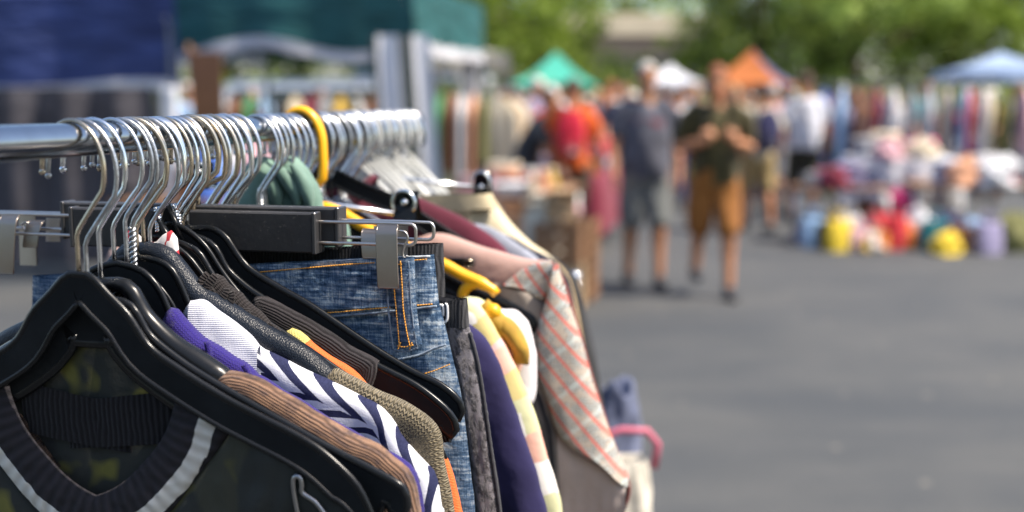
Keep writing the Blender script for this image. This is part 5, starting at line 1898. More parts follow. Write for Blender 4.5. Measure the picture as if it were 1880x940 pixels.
# ---- left side stall, along the street
T1 = at(945, 9.0)
table('left stall table nearest the rack', T1, .85, 2.0, .76, None)
tt2 = T1 + RD * 2.7 + UD * .05
table('second left stall table beyond the nearest one', tt2, .85, 2.0, .76, cmat(PAL['maroon']))
tt3 = T1 + RD * 6.2 + UD * .1
table('third left stall table further down the street', tt3, .85, 2.2, .76, WHITEF)
for (col, u, t, w_, h) in (('pale_pink', -.15, -.7, .30, .16), ('white', .18, -.75, .28, .12), ('maroon', -.1, -.3, .3, .14), ('brown', .2, -.35, .28, .10), ('peach', -.12, .15, .28, .18), ('red', .2, .1, .28, .12), ('grey', .1, .55, .3, .15), ('cream', -.22, .6, .26, .2)):
    pile(col, 'on the nearest left stall table', T1 + UD * u + RD * t + Vector((0, 0, .76)), w_, .26, h)
for (col, u, t, w_, h) in (('lilac', -.15, -.6, .30, .2), ('orange', .18, -.5, .28, .14), ('white', -.1, 0, .3, .2), ('navy', .2, .1, .28, .2), ('pink', .1, .6, .28, .22)):
    pile(col, 'on the second left stall table', tt2 + UD * u + RD * t + Vector((0, 0, .766)), w_, .26, h)
for (col, u, t, w_, h) in (('red', -.15, -.7, .30, .25), ('white', .18, -.6, .28, .2), ('blue', -.1, 0, .3, .2), ('yellow', .2, .1, .28, .2)):
    pile(col, 'on the third left stall table', tt3 + UD * u + RD * t + Vector((0, 0, .766)), w_, .26, h)
vase('mustard', 'on the nearest left stall table', T1 + UD * .33 + RD * -.1 + Vector((0, 0, .76)), .06, .2)
vase('cream', 'at the corner of the nearest left stall table', T1 + UD * .33 + RD * -.9 + Vector((0, 0, .76)), .055, .22)
vase('brown', 'beside the folded grey clothes', T1 + UD * .33 + RD * .4 + Vector((0, 0, .76)), .06, .18)
cr0 = at(1028, 7.75)
crate('brown slatted crate standing on the ground, nearest at the left stall', cr0, .34, .34, .34, YAW + .1)
crate('brown slatted crate stacked on the nearest one', cr0 + Vector((0, 0, .342)), .33, .33, .30, YAW + .02, WOOD)
crate('dark brown tall crate right behind the stacked pair', at(1052, 8.15), .34, .34, .62, YAW - .05, WOOD)
carton('off-white box on end left of the crates', at(998, 7.8), .24, .22, .78, YAW, m_plain('off_white_card', (.62, .60, .54), .8))
carton('peach coloured box below the nearest stall table', at(958, 7.9), .24, .24, .70, YAW, m_plain('peach_card', (.62, .34, .20), .8))
carton('plain brown box on top of the stacked crates', cr0 + Vector((0, 0, .645)), .22, .2, .16, YAW + .3)
ball_toy('peach', 'perched on the off-white box', at(1000, 7.8) + Vector((0, 0, .85)), .06)
ball_toy('pale_pink', 'on the dark brown tall crate', at(1052, 8.15) + Vector((0, 0, .62)), .07)
rackfar('steel garment rack behind the nearest left stall table', at(935, 12.6), .9, 1.62, YAW + 1.45, ['cream', 'tan', 'cream', 'grey', 'brown'], 'behind the left stall table', .8)
rackfar('steel garment rack inside the teal canopy stall', at(818, 12.4), 1.1, 1.66, YAW + .1, ['cream', 'peach', 'orange', 'green', 'brown', 'white', 'peach', 'olive'], 'inside the teal canopy stall', .75)
rackfar('long garment rack at the back of the teal canopy', at(560, 15.2), 3.2, 1.66, YAW, ['red', 'white', 'brown', 'green', 'sky_blue', 'black', 'cream', 'maroon', 'grey', 'mustard', 'white', 'brown', 'teal', 'pink'], 'at the back of the teal canopy', .7)
table('white-clothed table under the teal canopy', at(520, 12.6), 2.4, .8, .9, WHITEF)
for i, (col, px) in enumerate((('red', 452), ('white', 500), ('green', 410), ('sky_blue', 560), ('brown', 610))):
    pile(col, 'on the table under the teal canopy', at(px, 12.6) + Vector((0, 0, .906)), .34, .3, .22 + .06 * (i % 3))
vase('red', 'on the table under the teal canopy', at(476, 12.5) + Vector((0, 0, .906)), .12, .55)
vase('mustard', 'at the right end of the table under the teal canopy', at(652, 12.5) + Vector((0, 0, .906)), .10, .62)
# brown wooden easel-like post beneath the canopy
ez = thing('wooden_easel', at(385, 10.9), 'brown wooden easel under the left corner of the teal canopy', 'easel')
for a_, b_ in (((-.16, 0, 2.05), (-.05, 0, 0)), ((-.12, 0, 2.0), (.32, 0, 0)), ((-.14, .02, 2.0), (.1, .5, 0))):
    m_ = MB(); m_.tube([a_, b_], .05, 4, ry=.025); m_.build('leg', WOOD, ez, loc=(0, 0, 0), smooth=False)
m_ = MB(); m_.box((.02, -.04, 1.5), (.32, .03, .95), 0, .004); m_.build('board', m_plain('dark_brown_board', (.12, .06, .03), .7), ez, loc=(0, 0, 0), smooth=False)

T0 = at(400, 8.6)
table('low table behind the near hooks of the rack', T0, 1.5, .7, .72, None)
for i, (col, px, w_, h) in enumerate((('blue', 383, .26, .42), ('pale_pink', 468, .26, .44), ('white', 430, .22, .34), ('brown', 345, .22, .30), ('sky_blue', 408, .16, .30), ('peach', 445, .2, .24))):
    ob = lump(w_, w_, h, i * 2.1 + 9, 24, 12, .22).build('clothes_heap', cmat(PAL[col]), loc=at(px, 8.5 + .12 * (i % 3)) + Vector((0, 0, .72)), rz=i)
    tag(ob, f'rumpled {col.replace("_", " ")} clothes heaped on the low table behind the near hooks', 'clothes heap', 'clothes heaped behind the near hooks')

# van behind
van = thing('white_van', at(560, 26), 'white van parked behind the teal canopy stall', 'van', rz=.15)
m_ = MB()
prof = [(-2.4, .35), (-2.45, .95), (-2.2, 1.15), (-1.75, 1.85), (-1.5, 2.0), (2.3, 2.05), (2.45, 1.9), (2.5, .4)]
rows = []
for sy, ins in ((-.95, .06), (-1.0, 0), (1.0, 0), (.95, .06)):
    rows.append([(x_ * (1 - ins * .2), sy * (1 - .08 * max(0, z - 1)), z) for x_, z in prof])
m_.grid(rows, closed=True)
m_.add(rows[0], [tuple(range(8))]); m_.add(rows[-1], [tuple(range(8))[::-1]])
vb = m_.build('body', m_plain('white_car_paint', (.66, .72, .80), .25, 0, .04), van, loc=(0, 0, 0))
for (x0, x1, y_) in ((-1.75, -.9, -.985), (-.8, .5, -.985), (.6, 2.1, -.985)):
    m_ = MB(); m_.add([(x0 + (.25 if x0 < -1.5 else 0), y_ + .03, 1.8), (x1, y_ + .03, 1.8), (x1, y_ - .03, 1.2), (x0 - .1 * (x0 < -1.5), y_ - .03, 1.2)], [(0, 1, 2, 3)]); m_.build('side_window', GL, van, smooth=False, loc=(0, 0, 0))
for x_ in (-1.6, 1.6):
    for y_ in (-.9, .9):
        m_ = MB(); m_.tube([(x_, y_ - .11, .34), (x_, y_ + .11, .34)], .34, 22); wh = m_.build('wheel', m_plain('tyre_rubber', (.02, .02, .02), .9), van, loc=(0, 0, 0))
        m_ = MB(); m_.tube([(x_, y_ - .12, .34), (x_, y_ + .12, .34)], .19, 16); m_.build('rim', ALU, wh, loc=(0, 0, 0))

# ---- right side stall
bench = at(1545, 11.6)
table('low brown wooden bench of the right stall', bench, 1.0, .5, .60, None, name='wooden_bench')
RT = at(1650, 12.9)
table('white-clothed table of the right stall', RT, 1.2, .9, .84, WHITEF)
RT2 = at(1800, 11.8)
table('brown table at the far right', RT2, 1.5, .9, .62, None)
for col, px, d, z, w_, h in (('pink', 1524, 11.55, .60, .30, .18), ('lilac', 1560, 11.6, .60, .30, .24), ('white', 1497, 11.6, .60, .22, .14), ('navy', 1582, 11.7, .60, .24, .16)):
    pile(col, 'on the low bench of the right stall', at(px, d) + Vector((0, 0, z)), w_, .28, h)
for col, px, d, h in (('white', 1592, 12.7, .24), ('cream', 1622, 12.7, .3), ('pale_pink', 1652, 12.7, .2), ('pink', 1690, 12.8, .22)):
    pile(col, 'on the white-clothed table of the right stall', at(px, d) + Vector((0, 0, .846)), .26, .3, h)
for col, px, d, h in (('sky_blue', 1745, 11.7, .24), ('mustard', 1790, 11.7, .3), ('red', 1832, 11.7, .2), ('grey', 1872, 11.8, .22)):
    pile(col, 'on the brown table at the far right', at(px, d) + Vector((0, 0, .62)), .28, .3, h)
rackfar('garment rack standing behind the right stall table', at(1650, 14.0), 2.2, 1.74, YAW - .1, ['blue', 'sky_blue', 'brown', 'maroon', 'white', 'grey', 'white', 'cream', 'sky_blue', 'white'], 'behind the right stall table', .75)
rackfar('second garment rack at the far right edge', at(1840, 13.6), 1.6, 1.72, YAW - .1, ['navy', 'red', 'cream', 'olive', 'pale_pink', 'grey', 'black'], 'at the far right edge', .75)
bg_ = [('sky_blue', 'lying on the asphalt left of the yellow one', 1496, 11.2, .24, .30), ('black', 'between the blue and the yellow bags', 1517, 11.15, .18, .26), ('yellow', 'at the near corner of the right stall', 1543, 10.9, .28, .30),
       ('pale_pink', 'right of the yellow bag', 1578, 10.9, .20, .22), ('white', 'on the ground below the bench', 1560, 11.3, .28, .32), ('grey', 'on the ground in front of the white-clothed table', 1600, 11.2, .26, .24),
       ('orange', 'low on the ground at the right stall', 1618, 10.95, .20, .18), ('red', 'red and upright, right of the orange one', 1650, 11.0, .22, .34), ('green', 'under the white-clothed table', 1632, 11.8, .26, .3), ('teal', 'in front of the second right table', 1720, 10.9, .28, .3), ('brown', 'right of the teal one', 1765, 10.8, .30, .26), ('lilac', 'near the right edge of the stall', 1820, 10.7, .28, .3)]
for col, pl_, px, d, w_, h in bg_:
    bag(col, pl_, at(px, d), w_, .2, h, rz=goods_rnd.uniform(-.5, .5))
hp = [('white', 'beside the blue bag', 1490, 11.5, .34, .22), ('maroon', 'on the brown bench', 1535, 11.4, .3, .2, .60), ('red', 'in the middle of the right stall goods', 1612, 11.3, .42, .34), ('brown', 'right of the bench', 1590, 11.7, .4, .42), ('cream', 'spilling beside the pink bag', 1606, 11.0, .36, .18),
      ('pink', 'leaning on the white-clothed table', 1655, 11.9, .5, .5), ('black', 'under the garment rack', 1625, 11.6, .4, .36), ('orange', 'near the red bag', 1672, 11.1, .4, .24), ('white', 'between the red and teal bags', 1690, 11.2, .4, .36), ('navy', 'in front of the brown table', 1740, 11.2, .5, .34),
      ('yellow', 'low beside the brown bag', 1745, 10.7, .36, .2), ('peach', 'on the brown table', 1770, 11.5, .5, .26, .62), ('white', 'on the brown table', 1815, 11.4, .46, .3, .62), ('olive', 'at the right edge on the ground', 1868, 10.9, .5, .36), ('sky_blue', 'between the brown and lilac bags', 1793, 10.9, .36, .3), ('pale_pink', 'crowning the white-clothed table', 1625, 12.6, .36, .2, .85), ('cream', 'crowning the white-clothed table at its right end', 1690, 12.6, .4, .2, .85)]
for i, q in enumerate(hp):
    col, pl_, px, d, w_, h = q[:6]; z = q[6] if len(q) > 6 else 0
    ob = lump(w_, w_ * .8, h, i * 1.7, 26, 12, .30).build('clothes_heap', cmat(PAL[col]), loc=at(px, d) + Vector((0, 0, z)), rz=i)
    tag(ob, f'rumpled {col.replace("_", " ")} heap of clothes {pl_}', 'clothes heap', 'rumpled heaps at the right stall')
ball_toy('white', 'in front of the grey bag', at(1608, 10.85), .07); ball_toy('red', 'on top of the right stall goods', at(1630, 11.4), .10)
ball_toy('mustard', 'at the kerb side of the right stall', at(1590, 10.8), .06)
crate('pale crate on the ground behind the yellow bag', at(1560, 11.7), .5, .3, .28, YAW)['group'] = 'crates at the right stall'
# ---- far stalls down the street on both sides
far = [(1120, 21, 'red', 'white'), (1185, 25, 'sky_blue', 'yellow'), (1215, 31, 'white', 'orange'), (1478, 21, 'cream', 'blue'), (1462, 27, 'white', 'red'), (1560, 19, 'lilac', 'peach'), (1040, 17, 'orange', 'turquoise'), (1000, 24, 'white', 'lilac'), (960, 28, 'red', 'cream'), (1700, 20, 'white', 'mustard')]
for i, (px, d, c1, c2) in enumerate(far):
    p = at(px, d)
    ph_ = f'of the {ordinal(i)} distant stall'
    table(f'{ordinal(i)} distant stall table, {c1.replace("_", " ")} cloth', p, 1.8, .8, .80, cmat(PAL[c1]))
    for j, cc in enumerate((c2, c1, 'brown', 'white')):
        pile(cc, f'on the {ordinal(i)} distant stall table, {ordinal(j)} from the left', p + Vector((-.66 + .44 * j, 0, .806)), .34, .3, .2 + .1 * ((i + j) % 3))

# ---- unseen canopy and trees added behind the camera to darken reflections
canopy('green_canopy', 'unseen dark green canopy added behind the photographer to darken reflections', Vector((2.2, -2.6, 0)), -UD, -RD, 3.0, 3.0, 2.1, .35, 3.1, TEAL, (WHITEF, .085))
for i, (x_, y_, s_, q_) in enumerate(((-7, -15, .9, 1), (0, -17, 1.0, 2), (8, -15, .95, 3), (-14, -11, .8, 4), (15, -12, .9, 5))):
    copy_thing([tA, tC][i % 2], Vector((x_, y_, 0)), q_, f'{ordinal(i)} unseen tree added behind the photographer to darken reflections', s_)
# ================================================================ PEOPLE
def remeshed(mb, voxel, name, mat, parent, disp=0.0, fs=18, seed=0.0, smooth_it=6):
    tmp = mb.build('tmp', mat)
    md = tmp.modifiers.new('r', 'REMESH'); md.mode = 'VOXEL'; md.voxel_size = voxel; md.use_smooth_shade = True
    sm = tmp.modifiers.new('s', 'SMOOTH'); sm.factor = .5; sm.iterations = smooth_it
    bpy.context.view_layer.update()
    dg = bpy.context.evaluated_depsgraph_get()
    me = bpy.data.meshes.new_from_object(tmp.evaluated_get(dg))
    bpy.data.objects.remove(tmp)
    n = len(me.vertices)
    if disp and n:
        co = np.empty(n * 3); me.vertices.foreach_get('co', co); co = co.reshape(-1, 3)
        no = np.empty(n * 3); me.vertices.foreach_get('normal', no); no = no.reshape(-1, 3)
        k = np.array([noise.noise(Vector((c[0] * fs, c[1] * fs, c[2] * fs * .55 + seed))) for c in co])
        co += no * (k * disp)[:, None]
        me.vertices.foreach_set('co', co.ravel())
    me.polygons.foreach_set('use_smooth', [True] * len(me.polygons))
    me.name = name
    if not me.materials: me.materials.append(mat)
    o = bpy.data.objects.new(name, me); COL.objects.link(o); o.parent = parent
    return o


SKIN = m_plain('skin_light', (.58, .30, .18), .55, 0, .08, 9)
SKIN2 = m_plain('skin_tanned', (.48, .215, .105), .55, 0, .08, 9)
HAIRS = {k: m_plain('hair_' + k, c, .7, 0, .25, 20) for k, c in dict(grey=(.42, .40, .38), brown=(.07, .035, .018), black=(.012, .010, .010), blond=(.42, .28, .12), white=(.62, .60, .57), ginger=(.25, .08, .03)).items()}


def limb(mb, pts, rads, seg=12, ry=None):
    P = smooth_path(pts, 18)
    L = np.linspace(0, 1, len(pts)); q = np.linspace(0, 1, 18)
    r_ = list(np.interp(q, L, rads))
    mb.tube(P, r_, seg)
    mb.ball(pts[0], rads[0], seg, 8); mb.ball(pts[-1], rads[-1], seg, 8)


def hand(mb, wrist, dirv, palm_n, side, s=1.0, curl=.35):
    """palm with four fingers and a thumb; dirv = finger direction, palm_n = palm normal"""
    d = Vector(dirv).normalized(); n_ = (Vector(palm_n) - d * Vector(palm_n).dot(d)).normalized(); a = d.cross(n_) * side
    w = Vector(wrist)
    mb.tube([w, w + d * .03 * s, w + d * .085 * s], [.026 * s, .036 * s, .040 * s], 10, ry=[.020 * s, .017 * s, .014 * s], up=n_)
    mb.ball(w + d * .085 * s, (.034 * s,) * 3 if False else .016 * s, 8, 6)
    for i, (o_, L) in enumerate(((-.030, .070), (-.010, .080), (.011, .075), (.031, .058))):
        b = w + d * .082 * s + a * o_ * s
        P = [b - d * .02]
        ang = 0
        for k in range(3):
            ang += curl * (.6 if k == 0 else 1)
            P.append(P[-1] + (d * math.cos(ang) + n_ * math.sin(ang)) * (L * s * (.45, .33, .28)[k] + (.02 if k == 0 else 0)))
        mb.tube(P, [.0098 * s, .0092 * s, .0085 * s, .0070 * s], 7)
    b = w + d * .022 * s - a * .022 * s
    mb.tube([b, b - a * .025 * s + d * .018 * s + n_ * .01, b - a * .034 * s + d * .045 * s + n_ * .02, b - a * .030 * s + d * .066 * s + n_ * .026], [.014 * s, .012 * s, .010 * s, .008 * s], 7)


def person(label, loc, rz, h=1.78, top=(.1, .1, .1), bottom=(.1, .1, .1), hair='brown', skin=None, shorts=True, pose=None, voxel=.018, fat=1.0, shoes=(.03, .03, .035), top_name='t_shirt', sleeve=.55,
           extra=None, socks=False, group='people in the market', top_mat=None, female=False, hatc=None):
    skin = skin or SKIN
    root = thing('person', loc, label, 'person', group, rz=rz)
    k = h / 1.78
    root.scale = (k, k, k)
    p = dict(lean=0.0, step=0.0, armL=None, armR=None, headz=0.0, headp=0.0, knee=0.0)
    p.update(pose or {})
    st = p['step']; ln = p['lean']
    # side +1 = person's left (viewer's right when facing the camera)
    sh = {s: Vector((s * .185 * (.9 if female else 1), ln * 1.0, 1.43 - abs(ln) * .25)) for s in (1, -1)}
    hip = {s: Vector((s * .092, 0, .92)) for s in (1, -1)}
    knee = {1: Vector((.105, -st * .55 - .03, .50)), -1: Vector((-.105, st * .35 - .03, .50))}
    ank = {1: Vector((.11, -st * .9, .085 + .0)), -1: Vector((-.11, st * .95, .085 + (.10 if st > .15 else 0)))}
    arms = {}
    for s, key in ((1, 'armL'), (-1, 'armR')):
        if p[key]:
            e, w_ = p[key]
            arms[s] = (Vector((s * e[0], e[1], e[2])), Vector((s * w_[0], w_[1], w_[2])))
        else:
            sw_ = st * .5 * s
            arms[s] = (Vector((s * .245, sw_ * .5 + ln * .6 + .02, 1.15)), Vector((s * .27, sw_ * 1.2 + ln * .3 - .06, .90)))
    bm_ = MB()
    f = fat
    cz = [(.84, .13, .10, 0), (.94, .160, .115, 0), (1.05, .145 * f, .105 * f, .15), (1.18, .150 * f, .110 * f, .4), (1.32, .170, .118, .75), (1.41, .160, .098, .95), (1.455, .085, .070, 1)]
    if female: cz = [(z, a * (1.04 if z < 1 else .88), b, c_) for z, a, b, c_ in cz]
    bm_.tube([(0, ln * c_, z - abs(ln) * .25 * c_) for z, a, b, c_ in cz], [a for z, a, b, c_ in cz], 18, ry=[b for z, a, b, c_ in cz], up=(0, 1, 0))
    nk = Vector((0, ln, 1.45 - abs(ln) * .25))
    hd = nk + Vector((0, -.025 - p['headp'] * .06 + ln * .15, .205 - abs(p['headp']) * .02))
    bm_.tube([nk - Vector((0, 0, .05)), nk + (hd - nk) * .35, hd - Vector((0, -.01, .06))], [.066, .056, .056], 12)
    # head, jaw, nose, ears
    R3 = Matrix.Rotation(p['headz'], 3, 'Z') @ Matrix.Rotation(p['headp'], 3, 'X')
    H = lambda x_, y_, z_: hd + R3 @ Vector((x_, y_, z_))
    bm_.ball(tuple(hd + Vector((0, .012, .022))), (.074, .092, .098), 16, 12)
    bm_.ball(tuple(H(0, -.018, -.045)), (.055, .066, .070), 14, 10)
    bm_.tube([H(0, -.085, .02), H(0, -.100, -.012), H(0, -.112, -.030), H(0, -.092, -.040)], [.008, .011, .014, .010], 8)
    bm_.tube([H(-.028, -.080, -.062), H(0, -.088, -.064), H(.028, -.080, -.062)], .008, 7)
    bm_.tube([H(-.045, -.078, .035), H(0, -.088, .032), H(.045, -.078, .035)], .008, 7)
    for s in (1, -1):
        bm_.ball(tuple(H(s * .077, .01, -.005)), (.012, .020, .030), 8, 8)
    for s in (1, -1):
        e, w_ = arms[s]
        limb(bm_, [sh[s] + Vector((-s * .03, 0, -.01)), sh[s] + (e - sh[s]) * .4, e, e + (w_ - e) * .35, w_], [.060, .052, .041, .042, .027])
        d = (w_ - e).normalized()
        hd_ = p.get('hands', {}).get(s, (d + Vector((0, -.1, 0)), Vector((-s, 0, 0)), .35))
        hand(bm_, w_ - d * .01, hd_[0], hd_[1], s, 1.0, hd_[2])
        limb(bm_, [hip[s], (hip[s] + knee[s]) / 2 + Vector((s * .008, -.012, 0)), knee[s], knee[s] + (ank[s] - knee[s]) * .3 + Vector((0, .018, 0)), knee[s] + (ank[s] - knee[s]) * .7 + Vector((0, .008, 0)), ank[s]], [.092, .080, .056, .058, .044, .038])
    body = remeshed(bm_, voxel * .55, 'body', skin, root, 0, smooth_it=2)
    # shirt
    s_ = MB()
    tz = [(.86, .165 * f, .125 * f, 0), (.96, .175 * f, .132 * f, .05), (1.06, .170 * f, .130 * f, .15), (1.18, .172 * f, .132 * f, .4), (1.32, .190, .136, .75), (1.42, .172, .108, .95), (1.475, .080, .072, 1)]
    if female: tz = [(z, a * .9, b * .97, c_) for z, a, b, c_ in tz]
    s_.tube([(0, ln * c_, z - abs(ln) * .25 * c_) for z, a, b, c_ in tz], [a for z, a, b, c_ in tz], 20, ry=[b for z, a, b, c_ in tz], up=(0, 1, 0))
    for s in (1, -1):
        e, w_ = arms[s]
        if sleeve > 0:
            if sleeve <= 1: limb(s_, [sh[s] + Vector((-s * .04, 0, -.005)), sh[s] + (e - sh[s]) * .45 * sleeve / .55 * .7, sh[s] + (e - sh[s]) * sleeve * 1.25], [.076, .077, .073])
            else: limb(s_, [sh[s] + Vector((-s * .04, 0, -.005)), sh[s] + (e - sh[s]) * .5, e, e + (w_ - e) * .85], [.074, .068, .058, .042])
    shirt = remeshed(s_, voxel * .7, 'shirt', top_mat or cmat(top), root, .026, 9, rz)
    # trousers / shorts
    t_ = MB()
    t_.tube([(0, 0, z) for z in (.78, .86, .93, .99)], [.10, .168, .170, .158 * f], 18, ry=[.09, .128, .132, .122 * f], up=(0, 1, 0))
    for s in (1, -1):
        if shorts:
            e = knee[s] + (hip[s] - knee[s]) * .05
            limb(t_, [hip[s] + Vector((0, 0, -.01)), (hip[s] + e) / 2, e + Vector((0, 0, .02))], [.106, .104, .098])
        else:
            limb(t_, [hip[s], (hip[s] + knee[s]) / 2, knee[s], (knee[s] + ank[s]) / 2, ank[s] + Vector((0, 0, -.015))], [.104, .098, .082, .075, .068])
    remeshed(t_, voxel * .7, 'shorts' if shorts else 'trousers', cmat(bottom), root, .022, 9, 3)
    # shoes
    for s in (1, -1):
        a = ank[s]
        m_ = MB()
        z0 = a.z - .085
        pts = [(a.x, a.y + .075, z0 + .045), (a.x, a.y + .03, z0 + .052), (a.x, a.y - .05, z0 + .046), (a.x + s * .01, a.y - .13, z0 + .036), (a.x + s * .012, a.y - .185, z0 + .030)]
        m_.tube(pts, [.030, .042, .046, .050, .030], 12, ry=[.040, .050, .044, .034, .026], up=(0, 0, 1))
        m_.tube([(a.x, a.y + .005, z0 + .05), (a.x, a.y + .008, z0 + .105)], [.046, .043], 12)
        so = m_.build('shoe', m_plain('shoe_%d' % int(shoes[0] * 1000), shoes, .6), root, loc=(0, 0, 0))
        if socks:
            m_ = MB(); m_.tube([a + Vector((0, 0, .01)), a + (knee[s] - a) * .2], [.044, .046], 12); m_.build('sock', cmat(PAL['black']), root, loc=(0, 0, 0))
    # hair
    if hair:
        m_ = MB(); rows = []
        for i in range(9):
            a = (math.pi * .56) * i / 8
            rows.append([])
            for j in range(20):
                b = 2 * math.pi * j / 20
                fr_ = math.sin(b)          # -1 = face side
                lim = a * (1.0 - .42 * max(0, -fr_)) + (.25 * max(0, fr_) * i / 8)
                rows[-1].append(tuple(hd + R3 @ Vector((.082 * math.sin(lim) * math.cos(b), .012 + .101 * math.sin(lim) * math.sin(b), .022 + .107 * math.cos(lim)))))
        m_.grid(rows, closed=True, flip=True)
        if female:
            m_.tube([hd + Vector((0, .075, .03)), hd + Vector((0, .10, -.06)), hd + Vector((0, .095, -.18)), hd + Vector((0, .08, -.26))], [.07, .078, .07, .03], 12, ry=[.03, .035, .03, .015], up=(0, 1, 0))
        m_.build('hair', HAIRS[hair], root, loc=(0, 0, 0))
    if hatc:
        m_ = MB(); m_.ball(tuple(hd + Vector((0, .012, .055))), (.088, .105, .075), 16, 10)
        m_.tube([hd + Vector((0, .012, .045)), hd + Vector((0, .012, .052))], [.155, .150], 22, ry=[.165, .160], up=(0, 1, 0)); m_.build('hat', cmat(hatc), root, loc=(0, 0, 0))
    for s in (1, -1):
        m_ = MB(); m_.ball(tuple(H(s * .031, -.078, .008)), (.012, .008, .007), 8, 6); m_.build('eye', m_plain('dark_eye', (.03, .02, .015), .3), root, loc=(0, 0, 0))
    root['_hd'] = tuple(hd)
    if extra: extra(root, dict(hd=hd, H=H, sh=sh, hip=hip, arms=arms))
    del root['_hd']
    return root


def face_to(px, d, tx=0.0, ty=0.0):
    return 0.0


# ---- man in grey T-shirt
def grey_extra(root, j):
    m_ = MB()   # faded dark red print on the chest, laid just over the shirt
    rows = []
    for k in np.linspace(0, 1, 8):
        rows.append([((-.11 + .22 * q) , -.1435 - .004 * math.sin(math.pi * q) + .05 * abs(q - .5) ** 2 * 2, 1.335 - .11 * k) for q in np.linspace(0, 1, 14)])
    m_.grid(rows, flip=True)
    x = NT('worn_red_print'); n1 = x.noise(x.coord('Object', (1, 1, 2)), 34, 3, .6)
    kk = x.ramp(n1, [(.42, (0, 0, 0)), (.50, (1, 1, 1))])
    x.setb(x.mix(kk, (.075, .075, .10), (.22, .045, .06)), .85)
    m_.build('chest_print', x.m, root, loc=(0, 0, 0))


g1 = on_ground(1181, 524)
person('man in grey-blue T-shirt with faded red print, grey shorts, left of the man in olive', g1, .05, 1.80, (.085, .088, .115), (.17, .18, .175), 'grey', SKIN2, True, dict(step=.10, headz=.15), .014, 1.22, extra=grey_extra, group='people walking in front')


# ---- man in olive T-shirt, hands held at the chest
def olive_extra(root, j):
    m_ = MB(); hd = j['hd']
    H = j['H']
    m_.tube([H(-.06, -.05, -.05), H(-.045, -.082, -.085), H(0, -.092, -.100), H(.045, -.082, -.085), H(.06, -.05, -.05)], [.020, .026, .032, .026, .020], 9)
    m_.build('beard', HAIRS['ginger'], root, loc=(0, 0, 0))
    for s in (1, -1):
        m_ = MB(); m_.tube([(s * .12, -.135, .96), (s * .115, -.158, 1.15), (s * .10, -.150, 1.30), (s * .095, -.10, 1.44), (s * .09, -.0, 1.485), (s * .10, .11, 1.42), (s * .11, .14, 1.2)], .019, 8, ry=.006)
        m_.build('backpack_strap', cmat((.03, .03, .025)), root, loc=(0, 0, 0))


g2 = on_ground(1306, 542)
person('bearded man in dark olive T-shirt and brown shorts, hands raised to his backpack straps', g2, -.03, 1.76, (.062, .052, .020), (.28, .110, .024), 'ginger', SKIN2, True,
       dict(step=.16, headz=-.1, headp=.1, armL=((.27, .02, 1.16), (.12, -.20, 1.20)), armR=((.27, .02, 1.16), (.12, -.20, 1.20)), hands={1: (Vector((-.55, -.25, .55)), Vector((0, 1, .2)), 1.0), -1: (Vector((.55, -.25, .55)), Vector((0, 1, .2)), 1.0)}), .014, 1.10, extra=olive_extra, group='people walking in front')


# ---- person in orange with red backpack, seen from behind
def backpack(c, name='backpack', y=.20, sc=1.0):
    def f(root, j):
        m_ = MB()
        rows = []
        for k in np.linspace(0, 1, 14):
            a = math.sin(math.pi * min(1, max(0, k * .94 + .03))) ** .35
            r_ = []
            for q in range(22):
                b = 2 * math.pi * q / 22
                ex = abs(math.cos(b)) ** .6 * (1 if math.cos(b) > 0 else -1); ey = abs(math.sin(b)) ** .6 * (1 if math.sin(b) > 0 else -1)
                r_.append((ex * .15 * a * sc, y + ey * .085 * a * (1.25 - .5 * k), .98 + .48 * k * sc))
            rows.append(r_)
        m_.grid(rows, closed=True); m_.add(rows[0], [tuple(range(22))[::-1]]); m_.add(rows[-1], [tuple(range(22))])
        b_ = m_.build(name, cmat(c), root, loc=(0, 0, 0))
        m_ = MB(); m_.box((0, y + .10, 1.10), (.20, .05, .17), 0, .02); m_.build('front_pocket', cmat(tone(c, .8)), b_, loc=(0, 0, 0))
        for s in (1, -1):
            m_ = MB(); m_.tube([(s * .10, .12, 1.05), (s * .16, -.03, 1.08), (s * .12, -.155, 1.25), (s * .10, -.09, 1.45), (s * .09, .05, 1.49), (s * .08, .13, 1.42)], .019, 7, ry=.006); m_.build('shoulder_strap', cmat(tone(c, .5)), b_, loc=(0, 0, 0))
    return f


person('person in an orange T-shirt with a red backpack, from behind at the left stall', at(1050, 10.6), math.pi - .15, 1.72, (.72, .13, .02), (.062, .045, .028), 'brown', SKIN2, False,
       dict(step=.05, armL=((.27, -.05, 1.15), (.20, -.26, 1.02))), .016, 1.05, extra=backpack((.50, .015, .04)), group='people at the left stall')
person('person in a bright red top just left of the orange one', at(1012, 11.4), math.pi + .4, 1.66, (.62, .05, .03), (.10, .03, .03), 'white', SKIN, False, dict(step=.0), .02, 1.0, group='people at the left stall')
person('dark-haired person in a charcoal top bending over the left stall table', at(963, 10.9), 1.3, 1.66, (.045, .048, .055), (.05, .04, .04), 'black', SKIN2, False, dict(step=.0, lean=-.22, armL=((.25, -.30, 1.12), (.20, -.45, .92)), armR=((.25, -.30, 1.12), (.20, -.45, .92))), .02, 1.05, group='people at the left stall')
person('person with black hair in a peach top behind the striped curtain', at(829, 13.4), .3, 1.62, (.55, .26, .15), (.18, .20, .16), 'black', SKIN, False, dict(step=.0, armL=((.26, .0, 1.15), (.10, -.22, 1.08))), .02, 1.2, group='people under the teal canopy')


# ---- beige shirt, navy backpack
def sidepack(root, j):
    backpack((.025, .025, .075))(root, j)


person('man in a cream shirt and khaki trousers with a navy backpack, walking away', at(1393, 12.6), math.pi + .25, 1.70, (.55, .50, .40), (.36, .26, .11), 'black', SKIN2, True, dict(step=.14, armR=((.26, .06, 1.17), (.34, -.10, 1.02))), .018, 1.0, extra=sidepack, group='people walking away')


